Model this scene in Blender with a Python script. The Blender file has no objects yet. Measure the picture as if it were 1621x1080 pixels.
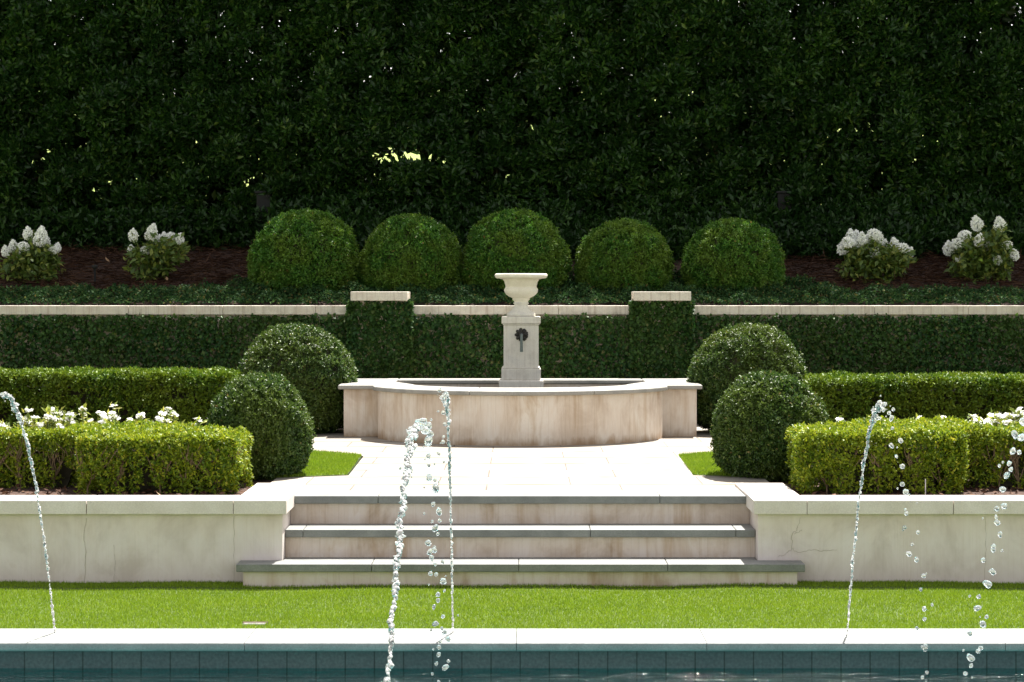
import bpy, bmesh, math, random
import numpy as np
from mathutils import Vector, Matrix
from mathutils.geometry import tessellate_polygon

SC = bpy.context.scene
COL = SC.collection
RNG = np.random.default_rng(7)
random.seed(7)

# ------------------------------------------------------------------ camera
F = 3500.0                      # focal length in pixels of the 1621 px wide photograph
VPX, HOR, EYE = 823.5, 455.0, 1.88
cam = bpy.data.cameras.new("camera")
camo = bpy.data.objects.new("camera", cam)
COL.objects.link(camo)
camo.location = (0, 0, EYE)
camo.rotation_euler = (math.radians(90), 0, 0)
cam.sensor_width = 36.0
cam.lens = F / 1621.0 * 36.0
cam.shift_x = -(VPX - 810.5) / 1621.0
cam.shift_y = -(540.0 - HOR) / 1621.0
cam.clip_start = 0.1
cam.clip_end = 600.0
SC.camera = camo

# ------------------------------------------------------------------ sun, sky, exposure
SUN_DIR = Vector((0.21, 0.49, 1.0)).normalized()
ELEV = math.asin(SUN_DIR.z)
AZIM = math.atan2(SUN_DIR.x, SUN_DIR.y)
w = bpy.data.worlds.new("World")
SC.world = w
w.use_nodes = True
nt = w.node_tree
sky = nt.nodes.new("ShaderNodeTexSky")
sky.sky_type = 'NISHITA'
sky.sun_disc = False
sky.sun_elevation = ELEV
sky.sun_rotation = AZIM
sky.air_density = 1.0
sky.dust_density = 1.5
bg = nt.nodes["Background"]
bg.inputs["Strength"].default_value = 0.095
haze = nt.nodes.new("ShaderNodeHueSaturation")          # humid summer sky: paler than a clear one
haze.inputs["Saturation"].default_value = 0.30
nt.links.new(sky.outputs[0], haze.inputs["Color"])
warm = nt.nodes.new("ShaderNodeMix"); warm.data_type = 'RGBA'; warm.blend_type = 'MULTIPLY'
warm.inputs["Factor"].default_value = 1.0
warm.inputs["B"].default_value = (1.0, 0.945, 0.89, 1)
nt.links.new(haze.outputs[0], warm.inputs["A"])
nt.links.new(warm.outputs["Result"], bg.inputs["Color"])
sl = bpy.data.lights.new("sun", 'SUN')
sl.energy = 5.0
sl.angle = math.radians(0.5)
sl.color = (1.0, 0.955, 0.88)
so = bpy.data.objects.new("sun", sl)
COL.objects.link(so)
so.rotation_euler = SUN_DIR.to_track_quat('Z', 'Y').to_euler()
so.location = (5, 10, 30)
SC.view_settings.view_transform = 'Standard'
SC.view_settings.look = 'None'
SC.view_settings.gamma = 1.0
SC.view_settings.exposure = 1.58
SC.render.engine = 'CYCLES'
SC.cycles.use_denoising = True
SC.cycles.max_bounces = 10
SC.cycles.transparent_max_bounces = 16
SC.cycles.transmission_bounces = 8
SC.cycles.caustics_reflective = False
SC.cycles.caustics_refractive = False
SC.cycles.sample_clamp_indirect = 6.0


def wx(px, Y):
    return (px - VPX) * Y / F


def wz(py, Y):
    return EYE - (py - HOR) * Y / F


# ------------------------------------------------------------------ naming helpers
def tag(o, label=None, cat=None, group=None, kind=None):
    if label: o["label"] = label
    if cat: o["category"] = cat
    if group: o["group"] = group
    if kind: o["kind"] = kind
    return o


def empty(name, loc, label, cat, group=None):
    o = bpy.data.objects.new(name, None)
    o.empty_display_size = 0.1
    COL.objects.link(o)
    o.location = loc
    return tag(o, label, cat, group)


def link(name, me, mat=None, parent=None, loc=None):
    o = bpy.data.objects.new(name, me)
    COL.objects.link(o)
    if mat and not me.materials:
        me.materials.append(mat)
    if parent is not None:
        o.parent = parent
    if loc is not None:
        o.location = loc
    return o


def world_child(name, me, mat, parent):
    """part whose mesh is in world coordinates, under an empty that is only translated"""
    o = link(name, me, mat, parent)
    o.matrix_parent_inverse = Matrix.Translation(-Vector(parent.location))
    return o


def bevel(o, width, seg=2, angle=40):
    m = o.modifiers.new("bevel", 'BEVEL')
    m.width = width
    m.segments = seg
    m.limit_method = 'ANGLE'
    m.angle_limit = math.radians(angle)
    return o


# ------------------------------------------------------------------ mesh helpers
def mesh_arrays(name, co, tris=None, quads=None, rnd=None, smooth=False):
    me = bpy.data.meshes.new(name)
    co = np.asarray(co, np.float32)
    me.vertices.add(len(co))
    me.vertices.foreach_set("co", co.ravel())
    idx, starts, n = [], [], 0
    for arr, k in ((tris, 3), (quads, 4)):
        if arr is not None and len(arr):
            arr = np.asarray(arr, np.int32)
            idx.append(arr.ravel())
            starts.append(n + np.arange(len(arr), dtype=np.int32) * k)
            n += arr.size
    idx = np.concatenate(idx)
    starts = np.concatenate(starts)
    me.loops.add(len(idx))
    me.loops.foreach_set("vertex_index", idx)
    me.polygons.add(len(starts))
    me.polygons.foreach_set("loop_start", starts)
    if smooth:
        me.polygons.foreach_set("use_smooth", np.ones(len(starts), bool))
    if rnd is not None:
        a = me.attributes.new("rnd", 'FLOAT', 'POINT')
        a.data.foreach_set("value", np.asarray(rnd, np.float32))
    me.update(calc_edges=True)
    return me


def prism(name, outer, z0, z1, hole=None):
    """vertical extrusion of a polygon (with an optional hole)"""
    loops = [outer] + ([hole] if hole else [])
    flat = [p for l in loops for p in l]
    tri = tessellate_polygon([[Vector((p[0], p[1], 0)) for p in l] for l in loops])
    n = len(flat)
    v = [(p[0], p[1], z0) for p in flat] + [(p[0], p[1], z1) for p in flat]
    f = [tuple(i + n for i in t) for t in tri] + [tuple(t) for t in tri]
    o = 0
    for l in loops:
        for i in range(len(l)):
            a, b = o + i, o + (i + 1) % len(l)
            f.append((a, b, b + n, a + n))
        o += len(l)
    bm = bmesh.new()
    bv = [bm.verts.new(c) for c in v]
    for t in f:
        try:
            bm.faces.new([bv[i] for i in t])
        except ValueError:
            pass
    bmesh.ops.recalc_face_normals(bm, faces=bm.faces)
    bmesh.ops.dissolve_limit(bm, angle_limit=0.001, verts=bm.verts, edges=bm.edges)
    me = bpy.data.meshes.new(name)
    bm.to_mesh(me)
    bm.free()
    return me


def box(name, x0, x1, y0, y1, z0, z1):
    v = [(x0, y0, z0), (x1, y0, z0), (x1, y1, z0), (x0, y1, z0), (x0, y0, z1), (x1, y0, z1), (x1, y1, z1), (x0, y1, z1)]
    f = [(0, 3, 2, 1), (4, 5, 6, 7), (0, 1, 5, 4), (1, 2, 6, 5), (2, 3, 7, 6), (3, 0, 4, 7)]
    me = bpy.data.meshes.new(name)
    me.from_pydata(v, [], f)
    me.update()
    return me


def lathe(name, prof, seg=72, flute=None):
    v, q = [], []
    n = len(prof)
    for i in range(seg):
        a = 2 * math.pi * i / seg
        for j, (r, z) in enumerate(prof):
            rr = r
            if flute and flute[0] <= j <= flute[1]:
                rr = r * (1 + flute[3] * (abs(math.sin(a * flute[2] / 2)) - .5))
            v.append((rr * math.cos(a), rr * math.sin(a), z))
    for i in range(seg):
        k = (i + 1) % seg
        for j in range(n - 1):
            q.append((i * n + j, k * n + j, k * n + j + 1, i * n + j + 1))
    return mesh_arrays(name, v, quads=q, smooth=True)


def tubes(name, paths, seg=5, smooth=True):
    """paths: list of (points, radii)"""
    V, Q, off = [], [], 0
    for pts, rad in paths:
        pts = np.asarray(pts, float)
        n = len(pts)
        t = np.gradient(pts, axis=0)
        t /= np.linalg.norm(t, axis=1)[:, None] + 1e-9
        ref = np.array([1.0, 0.13, 0.07])
        u = np.cross(t, ref); u /= np.linalg.norm(u, axis=1)[:, None] + 1e-9
        b = np.cross(t, u)
        ang = np.arange(seg) * 2 * math.pi / seg
        ring = (u[:, None, :] * np.cos(ang)[None, :, None] + b[:, None, :] * np.sin(ang)[None, :, None])
        r = np.broadcast_to(np.asarray(rad, float), (n,))
        P = pts[:, None, :] + ring * r[:, None, None]
        V.append(P.reshape(-1, 3))
        for i in range(n - 1):
            for k in range(seg):
                k2 = (k + 1) % seg
                Q.append((off + i * seg + k, off + i * seg + k2, off + (i + 1) * seg + k2, off + (i + 1) * seg + k))
        off += n * seg
    return mesh_arrays(name, np.concatenate(V), quads=Q, smooth=smooth)


def nrm(a):
    return a / (np.linalg.norm(a, axis=1)[:, None] + 1e-9)


def lump(P, scale, seed):
    """smooth pseudo noise in -1..1"""
    r = np.random.default_rng(seed)
    s = np.zeros(len(P))
    for i in range(7):
        k = r.normal(size=3)
        k = k / np.linalg.norm(k) * (2 * math.pi / scale) * r.uniform(.6, 1.7)
        s += np.sin(P @ k + r.uniform(0, 6.28))
    return s / 3.2


def leaves(name, P, D, size, asp=.5, rng=RNG, spread=.8, flat=None, fold=.18, rnd=None, var=.3):
    """folded diamond leaves: P base points, D preferred growing direction, size length"""
    n = len(P)
    d = nrm(D + rng.normal(size=(n, 3)) * spread)
    if flat is not None:                       # leaf blades faced towards a given direction
        nn = flat + rng.normal(size=(n, 3)) * .55
    else:
        nn = rng.normal(size=(n, 3))
    s = nrm(np.cross(d, nn))
    nn = np.cross(s, d)
    L = (size * (1 + rng.uniform(-var, var, n)))[:, None]
    W = L * asp * .5
    base, tip = P, P + d * L
    mid = P + d * L * .48 + nn * L * fold
    l, r = mid + s * W, mid - s * W
    tipd = tip - nn * L * .06
    co = np.stack([base, r, tipd, l], 1).reshape(-1, 3)
    i = np.arange(n)[:, None] * 4
    tris = np.concatenate([i + [0, 1, 2], i + [0, 2, 3]], 1).reshape(-1, 3)
    if rnd is None:
        rnd = rng.uniform(0, 1, n)
    return mesh_arrays(name, co, tris=tris, rnd=np.repeat(np.clip(rnd, 0, 1), 4))


def sprigs(P, N, k, rng, up=.3, off=.012):
    """k leaves radiating from each sprig point; returns points, directions, sprig noise"""
    n = len(P)
    ax = nrm(N + rng.normal(size=(n, 3)) * .55 + np.array([0, 0, up]))
    PP = np.repeat(P, k, 0) + np.repeat(ax, k, 0) * (np.tile(np.arange(k), n) * off)[:, None]
    DD = np.repeat(ax, k, 0) * .75 + nrm(rng.normal(size=(n * k, 3))) * .9
    rr = np.repeat(rng.uniform(0, 1, n), k)
    return PP, DD, rr


# ------------------------------------------------------------------ materials
def new_mat(name):
    m = bpy.data.materials.new(name)
    m.use_nodes = True
    n = m.node_tree.nodes
    return m, n, m.node_tree.links, n["Principled BSDF"]


def ramp(nodes, stops):
    r = nodes.new("ShaderNodeValToRGB")
    e = r.color_ramp.elements
    while len(e) < len(stops):
        e.new(.5)
    for el, (p, c) in zip(e, stops):
        el.position = p
        el.color = (*c, 1)
    return r


def leaf_mat(name, stops, rough=.42, trans=.28, tcol=None, spec=.5, patch=None):
    m, N, L, bs = new_mat(name)
    at = N.new("ShaderNodeAttribute"); at.attribute_name = "rnd"
    r = ramp(N, stops)
    L.new(at.outputs["Fac"], r.inputs[0])
    colour = r.outputs[0]
    if patch:                                   # slow drift of hue over the plant
        geo = N.new("ShaderNodeNewGeometry")
        no = N.new("ShaderNodeTexNoise"); no.inputs["Scale"].default_value = patch[0]; no.inputs["Detail"].default_value = 3
        L.new(geo.outputs["Position"], no.inputs["Vector"])
        mp = N.new("ShaderNodeMapRange"); mp.inputs[1].default_value = .42; mp.inputs[2].default_value = .62
        mp.inputs[4].default_value = patch[2]
        L.new(no.outputs["Fac"], mp.inputs[0])
        mx = N.new("ShaderNodeMix"); mx.data_type = 'RGBA'
        L.new(mp.outputs[0], mx.inputs["Factor"]); L.new(colour, mx.inputs["A"]); mx.inputs["B"].default_value = (*patch[1], 1)
        colour = mx.outputs["Result"]
    L.new(colour, bs.inputs["Base Color"])
    bs.inputs["Roughness"].default_value = rough
    bs.inputs["Specular IOR Level"].default_value = spec
    tr = N.new("ShaderNodeBsdfTranslucent")
    hs = N.new("ShaderNodeHueSaturation"); hs.inputs["Value"].default_value = 1.5; hs.inputs["Hue"].default_value = .492
    L.new(colour, hs.inputs["Color"]); L.new(hs.outputs[0], tr.inputs["Color"])
    mix = N.new("ShaderNodeMixShader"); mix.inputs[0].default_value = trans
    L.new(bs.outputs[0], mix.inputs[1]); L.new(tr.outputs[0], mix.inputs[2])
    L.new(mix.outputs[0], N["Material Output"].inputs[0])
    return m


def stone_mat(name, c1, c2, scale=3.0, stretch=(1, 1, 1), c3=None, streak=0.0, bump=.15, rough=.8, speck=.06):
    m, N, L, bs = new_mat(name)
    geo = N.new("ShaderNodeNewGeometry")
    mp = N.new("ShaderNodeMapping"); mp.inputs["Scale"].default_value = stretch
    L.new(geo.outputs["Position"], mp.inputs[0])
    no = N.new("ShaderNodeTexNoise"); no.inputs["Scale"].default_value = scale; no.inputs["Detail"].default_value = 8
    no.inputs["Roughness"].default_value = .62
    L.new(mp.outputs[0], no.inputs["Vector"])
    stops = [(.32, c1), (.66, c2)] if c3 is None else [(.3, c1), (.5, c2), (.68, c3)]
    r = ramp(N, stops)
    L.new(no.outputs["Fac"], r.inputs[0])
    col = r.outputs[0]
    # fine speckle
    n2 = N.new("ShaderNodeTexNoise"); n2.inputs["Scale"].default_value = 160; n2.inputs["Detail"].default_value = 4
    L.new(geo.outputs["Position"], n2.inputs["Vector"])
    m2 = N.new("ShaderNodeMapRange"); m2.inputs[1].default_value = .3; m2.inputs[2].default_value = .7
    m2.inputs[3].default_value = 1 - speck * 2; m2.inputs[4].default_value = 1 + speck
    L.new(n2.outputs["Fac"], m2.inputs[0])
    mul = N.new("ShaderNodeMix"); mul.data_type = 'RGBA'; mul.blend_type = 'MULTIPLY'; mul.inputs["Factor"].default_value = 1
    L.new(col, mul.inputs["A"]); L.new(m2.outputs[0], mul.inputs["B"])
    col = mul.outputs["Result"]
    if streak:
        mp3 = N.new("ShaderNodeMapping"); mp3.inputs["Scale"].default_value = (26, 26, .8)
        L.new(geo.outputs["Position"], mp3.inputs[0])
        n3 = N.new("ShaderNodeTexNoise"); n3.inputs["Scale"].default_value = 1.6; n3.inputs["Detail"].default_value = 7
        n3.inputs["Roughness"].default_value = .7
        L.new(mp3.outputs[0], n3.inputs["Vector"])
        r3 = ramp(N, [(.36, (.50, .40, .31)), (.50, (1, 1, 1)), (.62, (1.0, .96, .9)), (.75, (.86, .70, .56))])
        L.new(n3.outputs["Fac"], r3.inputs[0])
        mx = N.new("ShaderNodeMix"); mx.data_type = 'RGBA'; mx.blend_type = 'MULTIPLY'; mx.inputs["Factor"].default_value = streak
        L.new(col, mx.inputs["A"]); L.new(r3.outputs[0], mx.inputs["B"])
        col = mx.outputs["Result"]
    L.new(col, bs.inputs["Base Color"])
    bs.inputs["Roughness"].default_value = rough
    b = N.new("ShaderNodeBump"); b.inputs["Strength"].default_value = bump; b.inputs["Distance"].default_value = .01
    n4 = N.new("ShaderNodeTexNoise"); n4.inputs["Scale"].default_value = 45; n4.inputs["Detail"].default_value = 8
    L.new(geo.outputs["Position"], n4.inputs["Vector"])
    L.new(n4.outputs["Fac"], b.inputs["Height"]); L.new(b.outputs[0], bs.inputs["Normal"])
    return m


def plain(name, c, rough=.7, metal=0.0):
    m, N, L, bs = new_mat(name)
    geo = N.new("ShaderNodeNewGeometry")
    no = N.new("ShaderNodeTexNoise"); no.inputs["Scale"].default_value = 25; no.inputs["Detail"].default_value = 6
    L.new(geo.outputs["Position"], no.inputs["Vector"])
    r = ramp(N, [(.3, tuple(x * .7 for x in c)), (.7, tuple(min(1, x * 1.2) for x in c))])
    L.new(no.outputs["Fac"], r.inputs[0]); L.new(r.outputs[0], bs.inputs["Base Color"])
    bs.inputs["Roughness"].default_value = rough
    bs.inputs["Metallic"].default_value = metal
    return m


def basin_mat(name="streaked cast stone", cols=((.56, .475, .39), (.67, .60, .52), (.71, .665, .60), (.60, .50, .39)), foot_z=(.395, .47), foot_c=(.62, .50, .38), streaks=(.8, .7), top=None):
    """weathered cast stone: fine vertical lime streaks, ochre blotches, grimy foot"""
    m, N, L, bs = new_mat(name)
    geo = N.new("ShaderNodeNewGeometry")
    def noise(scale, stretch, detail=7, rough=.65, dist=0.0):
        mp = N.new("ShaderNodeMapping"); mp.inputs["Scale"].default_value = stretch
        L.new(geo.outputs["Position"], mp.inputs[0])
        n = N.new("ShaderNodeTexNoise"); n.inputs["Scale"].default_value = scale; n.inputs["Detail"].default_value = detail
        n.inputs["Roughness"].default_value = rough; n.inputs["Distortion"].default_value = dist
        L.new(mp.outputs[0], n.inputs["Vector"])
        return n.outputs["Fac"]
    def mult(a, b, f=1.0):
        x = N.new("ShaderNodeMix"); x.data_type = 'RGBA'; x.blend_type = 'MULTIPLY'; x.inputs["Factor"].default_value = f
        L.new(a, x.inputs["A"]); L.new(b, x.inputs["B"])
        return x.outputs["Result"]
    base = ramp(N, [(.36, cols[0]), (.5, cols[1]), (.62, cols[2]), (.72, cols[3])])
    L.new(noise(1.9, (1.6, 1.6, 1.1), dist=.6), base.inputs[0])
    fine = ramp(N, [(.34, (.80, .73, .64)), (.47, (1, 1, 1)), (.58, (1.0, .98, .95)), (.70, (.86, .80, .72))])
    L.new(noise(3.0, (26, 26, .45), 5, .75), fine.inputs[0])
    med = ramp(N, [(.34, (.74, .62, .48)), (.48, (1, .98, .96)), (.60, (1.03, 1.02, 1.02)), (.74, (.84, .76, .66))])
    L.new(noise(1.3, (5.5, 5.5, .8), 6, .6, .5), med.inputs[0])
    col = mult(mult(base.outputs[0], fine.outputs[0], streaks[0]), med.outputs[0], streaks[1])
    sx = N.new("ShaderNodeSeparateXYZ"); L.new(geo.outputs["Position"], sx.inputs[0])
    nz = noise(4.5, (2, 2, 1), 6)
    ad = N.new("ShaderNodeMath"); ad.operation = 'MULTIPLY_ADD'; ad.inputs[1].default_value = -.22
    L.new(nz, ad.inputs[0]); L.new(sx.outputs[2], ad.inputs[2])
    mr = N.new("ShaderNodeMapRange"); mr.inputs[1].default_value = foot_z[0]; mr.inputs[2].default_value = foot_z[1]
    L.new(ad.outputs[0], mr.inputs[0])
    foot = ramp(N, [(0, foot_c), (1, (1, 1, 1))])
    L.new(mr.outputs[0], foot.inputs[0])
    col = mult(col, foot.outputs[0])
    if top:                                     # run-off stain below the coping
        mt = N.new("ShaderNodeMapRange"); mt.inputs[1].default_value = top[0]; mt.inputs[2].default_value = top[1]
        ad2 = N.new("ShaderNodeMath"); ad2.operation = 'MULTIPLY_ADD'; ad2.inputs[1].default_value = .30
        L.new(noise(1.4, (3, 3, .6), 6), ad2.inputs[0]); L.new(sx.outputs[2], ad2.inputs[2])
        L.new(ad2.outputs[0], mt.inputs[0])
        tr_ = ramp(N, [(0, (1, 1, 1)), (1, top[2])]); L.new(mt.outputs[0], tr_.inputs[0])
        col = mult(col, tr_.outputs[0])
    L.new(col, bs.inputs["Base Color"]); bs.inputs["Roughness"].default_value = .85
    b = N.new("ShaderNodeBump"); b.inputs["Strength"].default_value = .25; b.inputs["Distance"].default_value = .01
    L.new(noise(3.0, (26, 26, .45), 5, .75), b.inputs["Height"]); L.new(b.outputs[0], bs.inputs["Normal"])
    return m

M = {}
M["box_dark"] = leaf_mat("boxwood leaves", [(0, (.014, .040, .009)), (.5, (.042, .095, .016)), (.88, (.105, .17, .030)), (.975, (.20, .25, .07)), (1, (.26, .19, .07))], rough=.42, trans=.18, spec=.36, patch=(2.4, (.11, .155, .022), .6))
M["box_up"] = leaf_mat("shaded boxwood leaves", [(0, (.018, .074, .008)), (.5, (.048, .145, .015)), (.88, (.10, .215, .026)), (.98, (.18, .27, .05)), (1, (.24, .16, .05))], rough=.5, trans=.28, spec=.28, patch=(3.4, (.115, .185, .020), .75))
M["hedge_lime"] = leaf_mat("lime hedge leaves", [(0, (.030, .075, .006)), (.4, (.105, .185, .009)), (.8, (.28, .345, .014)), (1, (.48, .45, .05))], rough=.45, trans=.24, spec=.3, patch=(3.0, (.26, .31, .016), .4))
M["hedge_green"] = leaf_mat("green hedge leaves", [(0, (.028, .078, .006)), (.5, (.078, .155, .010)), (.9, (.18, .26, .016)), (1, (.28, .34, .04))], rough=.5, trans=.15, spec=.25, patch=(2.0, (.17, .22, .014), .4))
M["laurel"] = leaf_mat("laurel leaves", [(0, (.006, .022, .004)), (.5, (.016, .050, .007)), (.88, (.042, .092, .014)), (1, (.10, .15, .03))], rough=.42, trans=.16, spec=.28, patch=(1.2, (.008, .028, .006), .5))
M["ivy"] = leaf_mat("ivy leaves", [(0, (.009, .038, .008)), (.5, (.024, .080, .014)), (.9, (.062, .13, .024)), (1, (.13, .12, .04))], rough=.55, trans=.18, spec=.28, patch=(1.7, (.05, .09, .012), .4))
M["groundivy"] = leaf_mat("ground ivy leaves", [(0, (.008, .030, .010)), (.5, (.022, .062, .016)), (.9, (.048, .10, .026)), (1, (.12, .10, .03))], rough=.75, trans=.18, spec=.12)
M["shrub"] = leaf_mat("hydrangea leaves", [(0, (.05, .10, .016)), (.6, (.11, .17, .025)), (1, (.22, .24, .04))], rough=.5, trans=.35)
M["annual"] = leaf_mat("young green leaves", [(0, (.10, .16, .02)), (.6, (.22, .27, .035)), (1, (.38, .38, .07))], rough=.5, trans=.35)
M["petal"] = leaf_mat("white petals", [(0, (.78, .80, .74)), (.5, (.88, .89, .86)), (1, (.92, .92, .90))], rough=.6, trans=.20, spec=.2)
M["turf"] = leaf_mat("turf blades", [(0, (.10, .18, .010)), (.5, (.165, .27, .014)), (.9, (.235, .33, .022)), (1, (.40, .42, .10))], rough=.6, trans=.25, spec=.2, patch=(2.0, (.20, .28, .02), .2))
M["straw"] = leaf_mat("pine straw", [(0, (.035, .016, .009)), (.6, (.085, .040, .023)), (1, (.17, .095, .055))], rough=.8, trans=.05, spec=.2)
M["dark_core"] = plain("dark core fill", (.040, .036, .018), .9)  # for the added cores that block light inside the foliage
M["bark"] = plain("bark", (.11, .075, .045), .9)
M["stem"] = plain("pale hedge stems", (.20, .14, .08), .8)
M["greenstem"] = plain("green stems", (.10, .14, .04), .7)
M["soil"] = stone_mat("dark mulch", (.035, .016, .010), (.085, .040, .026), scale=30, bump=.9, rough=.95, speck=.3)
M["strawbed"] = stone_mat("pine straw bed", (.028, .013, .008), (.07, .034, .020), scale=22, stretch=(1, 1, 1), bump=1.0, rough=.95, speck=.3)
M["turfbase"] = stone_mat("turf backing", (.05, .085, .012), (.08, .12, .018), scale=9, bump=.5, rough=.9)
M["hill"] = stone_mat("far grass", (.16, .24, .035), (.28, .34, .06), scale=1.5, bump=.5, rough=.9)
M["wall"] = basin_mat("cream cast stone", ((.60, .53, .485), (.70, .63, .59), (.74, .675, .64), (.66, .575, .505)), (-.12, .06), (.86, .84, .80), (.22, .10), (.42, .70, (.95, .88, .77)))
M["cap"] = stone_mat("cream coping stone", (.63, .56, .495), (.75, .685, .635), scale=4, bump=.1)
M["backcap"] = stone_mat("weathered coping stone", (.50, .45, .37), (.70, .65, .56), scale=5, c3=(.60, .52, .44), streak=.5, bump=.12)
M["basin"] = basin_mat()
M["riser"] = basin_mat("stained riser stone", ((.48, .39, .31), (.62, .535, .46), (.66, .59, .53), (.56, .45, .34)), (-.9, -.8), (1, 1, 1), (.5, .8))
M["pedestal"] = stone_mat("pedestal limestone", (.56, .53, .46), (.70, .67, .59), scale=6, c3=(.60, .58, .53), streak=.25, bump=.12)
M["urn"] = stone_mat("pale urn limestone", (.72, .665, .55), (.83, .785, .68), scale=9, bump=.15)
M["blue"] = stone_mat("bluestone", (.15, .155, .150), (.23, .235, .225), scale=5, bump=.15, rough=.55, speck=.10)
M["rim"] = stone_mat("bluestone rim", (.22, .22, .20), (.33, .32, .29), scale=5, c3=(.28, .27, .25), bump=.15, rough=.6, speck=.08)
M["coping"] = stone_mat("pool coping stone", (.20, .215, .21), (.29, .30, .29), scale=7, bump=.22, rough=.55, speck=.1)
M["bronze"] = plain("dark bronze", (.05, .048, .045), .45, .8)
M["verdigris"] = plain("grey green bronze", (.13, .16, .15), .55, .3)
M["iron"] = plain("black iron", (.006, .006, .006), .85)
M["crackm"] = plain("crack dirt", (.36, .31, .23), .95)
M["joint"] = plain("joint mortar", (.30, .27, .22), .95)
M["whiteplastic"] = plain("pale plastic", (.62, .62, .58), .5)
M["lidplastic"] = plain("grimy plastic", (.16, .16, .14), .8)
M["deck"] = stone_mat("pale deck stone", (.42, .40, .36), (.55, .52, .47), scale=3, bump=.1)

# paving: large pale slabs with thin brown joints
def paving_mat():
    m, N, L, bs = new_mat("pale paving slabs")
    geo = N.new("ShaderNodeNewGeometry")
    mp = N.new("ShaderNodeMapping"); mp.inputs["Location"].default_value = (.23, .11, 0); mp.inputs["Scale"].default_value = (1, .22, 1)
    L.new(geo.outputs["Position"], mp.inputs[0])
    br = N.new("ShaderNodeTexBrick")
    br.inputs["Scale"].default_value = 1.0
    br.inputs["Brick Width"].default_value = .92
    br.inputs["Row Height"].default_value = .61 * .22
    br.inputs["Mortar Size"].default_value = .0058
    br.inputs["Mortar Smooth"].default_value = .2
    br.offset = .37
    br.inputs["Color1"].default_value = (.27, .252, .222, 1)
    br.inputs["Color2"].default_value = (.31, .278, .24, 1)
    br.inputs["Mortar"].default_value = (.10, .08, .062, 1)
    L.new(mp.outputs[0], br.inputs["Vector"])
    no = N.new("ShaderNodeTexNoise"); no.inputs["Scale"].default_value = 3.2; no.inputs["Detail"].default_value = 9
    L.new(geo.outputs["Position"], no.inputs["Vector"])
    r = ramp(N, [(.38, (.74, .66, .56)), (.55, (1, 1, 1))])
    L.new(no.outputs["Fac"], r.inputs[0])
    mx = N.new("ShaderNodeMix"); mx.data_type = 'RGBA'; mx.blend_type = 'MULTIPLY'; mx.inputs["Factor"].default_value = .7
    L.new(br.outputs["Color"], mx.inputs["A"]); L.new(r.outputs[0], mx.inputs["B"])
    L.new(mx.outputs["Result"], bs.inputs["Base Color"])
    bs.inputs["Roughness"].default_value = .7
    b = N.new("ShaderNodeBump"); b.inputs["Strength"].default_value = .2; b.inputs["Distance"].default_value = .01
    L.new(no.outputs["Fac"], b.inputs["Height"]); L.new(b.outputs[0], bs.inputs["Normal"])
    return m
M["paving"] = paving_mat()

# pool tiles
def tile_mat():
    m, N, L, bs = new_mat("dark slate tiles")
    geo = N.new("ShaderNodeNewGeometry")
    no = N.new("ShaderNodeTexNoise"); no.inputs["Scale"].default_value = 60; no.inputs["Detail"].default_value = 6
    L.new(geo.outputs["Position"], no.inputs["Vector"])
    r = ramp(N, [(.3, (.066, .064, .066)), (.7, (.118, .112, .114))])
    L.new(no.outputs["Fac"], r.inputs[0])
    br = N.new("ShaderNodeTexBrick"); br.offset = 0
    br.inputs["Brick Width"].default_value = .155; br.inputs["Row Height"].default_value = .155
    br.inputs["Scale"].default_value = 1.0
    br.inputs["Mortar Size"].default_value = .004
    br.inputs["Color1"].default_value = (1, 1, 1, 1); br.inputs["Color2"].default_value = (.82, .86, .9, 1)
    br.inputs["Mortar"].default_value = (.30, .30, .30, 1)
    sx = N.new("ShaderNodeSeparateXYZ"); cx = N.new("ShaderNodeCombineXYZ")
    L.new(geo.outputs["Position"], sx.inputs[0]); L.new(sx.outputs[0], cx.inputs[0])
    ad = N.new("ShaderNodeMath"); ad.inputs[1].default_value = .196
    L.new(sx.outputs[2], ad.inputs[0]); L.new(ad.outputs[0], cx.inputs[1])
    L.new(cx.outputs[0], br.inputs["Vector"])
    mx = N.new("ShaderNodeMix"); mx.data_type = 'RGBA'; mx.blend_type = 'MULTIPLY'; mx.inputs["Factor"].default_value = 1
    L.new(r.outputs[0], mx.inputs["A"]); L.new(br.outputs["Color"], mx.inputs["B"])
    L.new(mx.outputs["Result"], bs.inputs["Base Color"])
    bs.inputs["Roughness"].default_value = .35
    return m
M["tile"] = tile_mat()
M["plaster"] = stone_mat("teal pool plaster", (.035, .235, .24), (.055, .29, .295), scale=2, bump=.05)

def water_mat(name, tint, wave=6.0, strength=.25):
    m, N, L, bs = new_mat(name)
    N.remove(bs)
    geo = N.new("ShaderNodeNewGeometry")
    mp = N.new("ShaderNodeMapping"); mp.inputs["Scale"].default_value = (.55, 1.6, 1)
    L.new(geo.outputs["Position"], mp.inputs[0])
    no = N.new("ShaderNodeTexNoise"); no.inputs["Scale"].default_value = wave; no.inputs["Detail"].default_value = 4
    L.new(mp.outputs[0], no.inputs["Vector"])
    b = N.new("ShaderNodeBump"); b.inputs["Strength"].default_value = strength; b.inputs["Distance"].default_value = .05
    L.new(no.outputs["Fac"], b.inputs["Height"])
    tr = N.new("ShaderNodeBsdfTransparent"); tr.inputs[0].default_value = (*tint, 1)
    gl = N.new("ShaderNodeBsdfGlossy"); gl.inputs["Roughness"].default_value = .04
    fr = N.new("ShaderNodeFresnel"); fr.inputs[0].default_value = 1.33
    L.new(b.outputs[0], gl.inputs["Normal"]); L.new(b.outputs[0], fr.inputs["Normal"])
    mix = N.new("ShaderNodeMixShader")
    L.new(fr.outputs[0], mix.inputs[0]); L.new(tr.outputs[0], mix.inputs[1]); L.new(gl.outputs[0], mix.inputs[2])
    L.new(mix.outputs[0], N["Material Output"].inputs[0])
    return m
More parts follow.
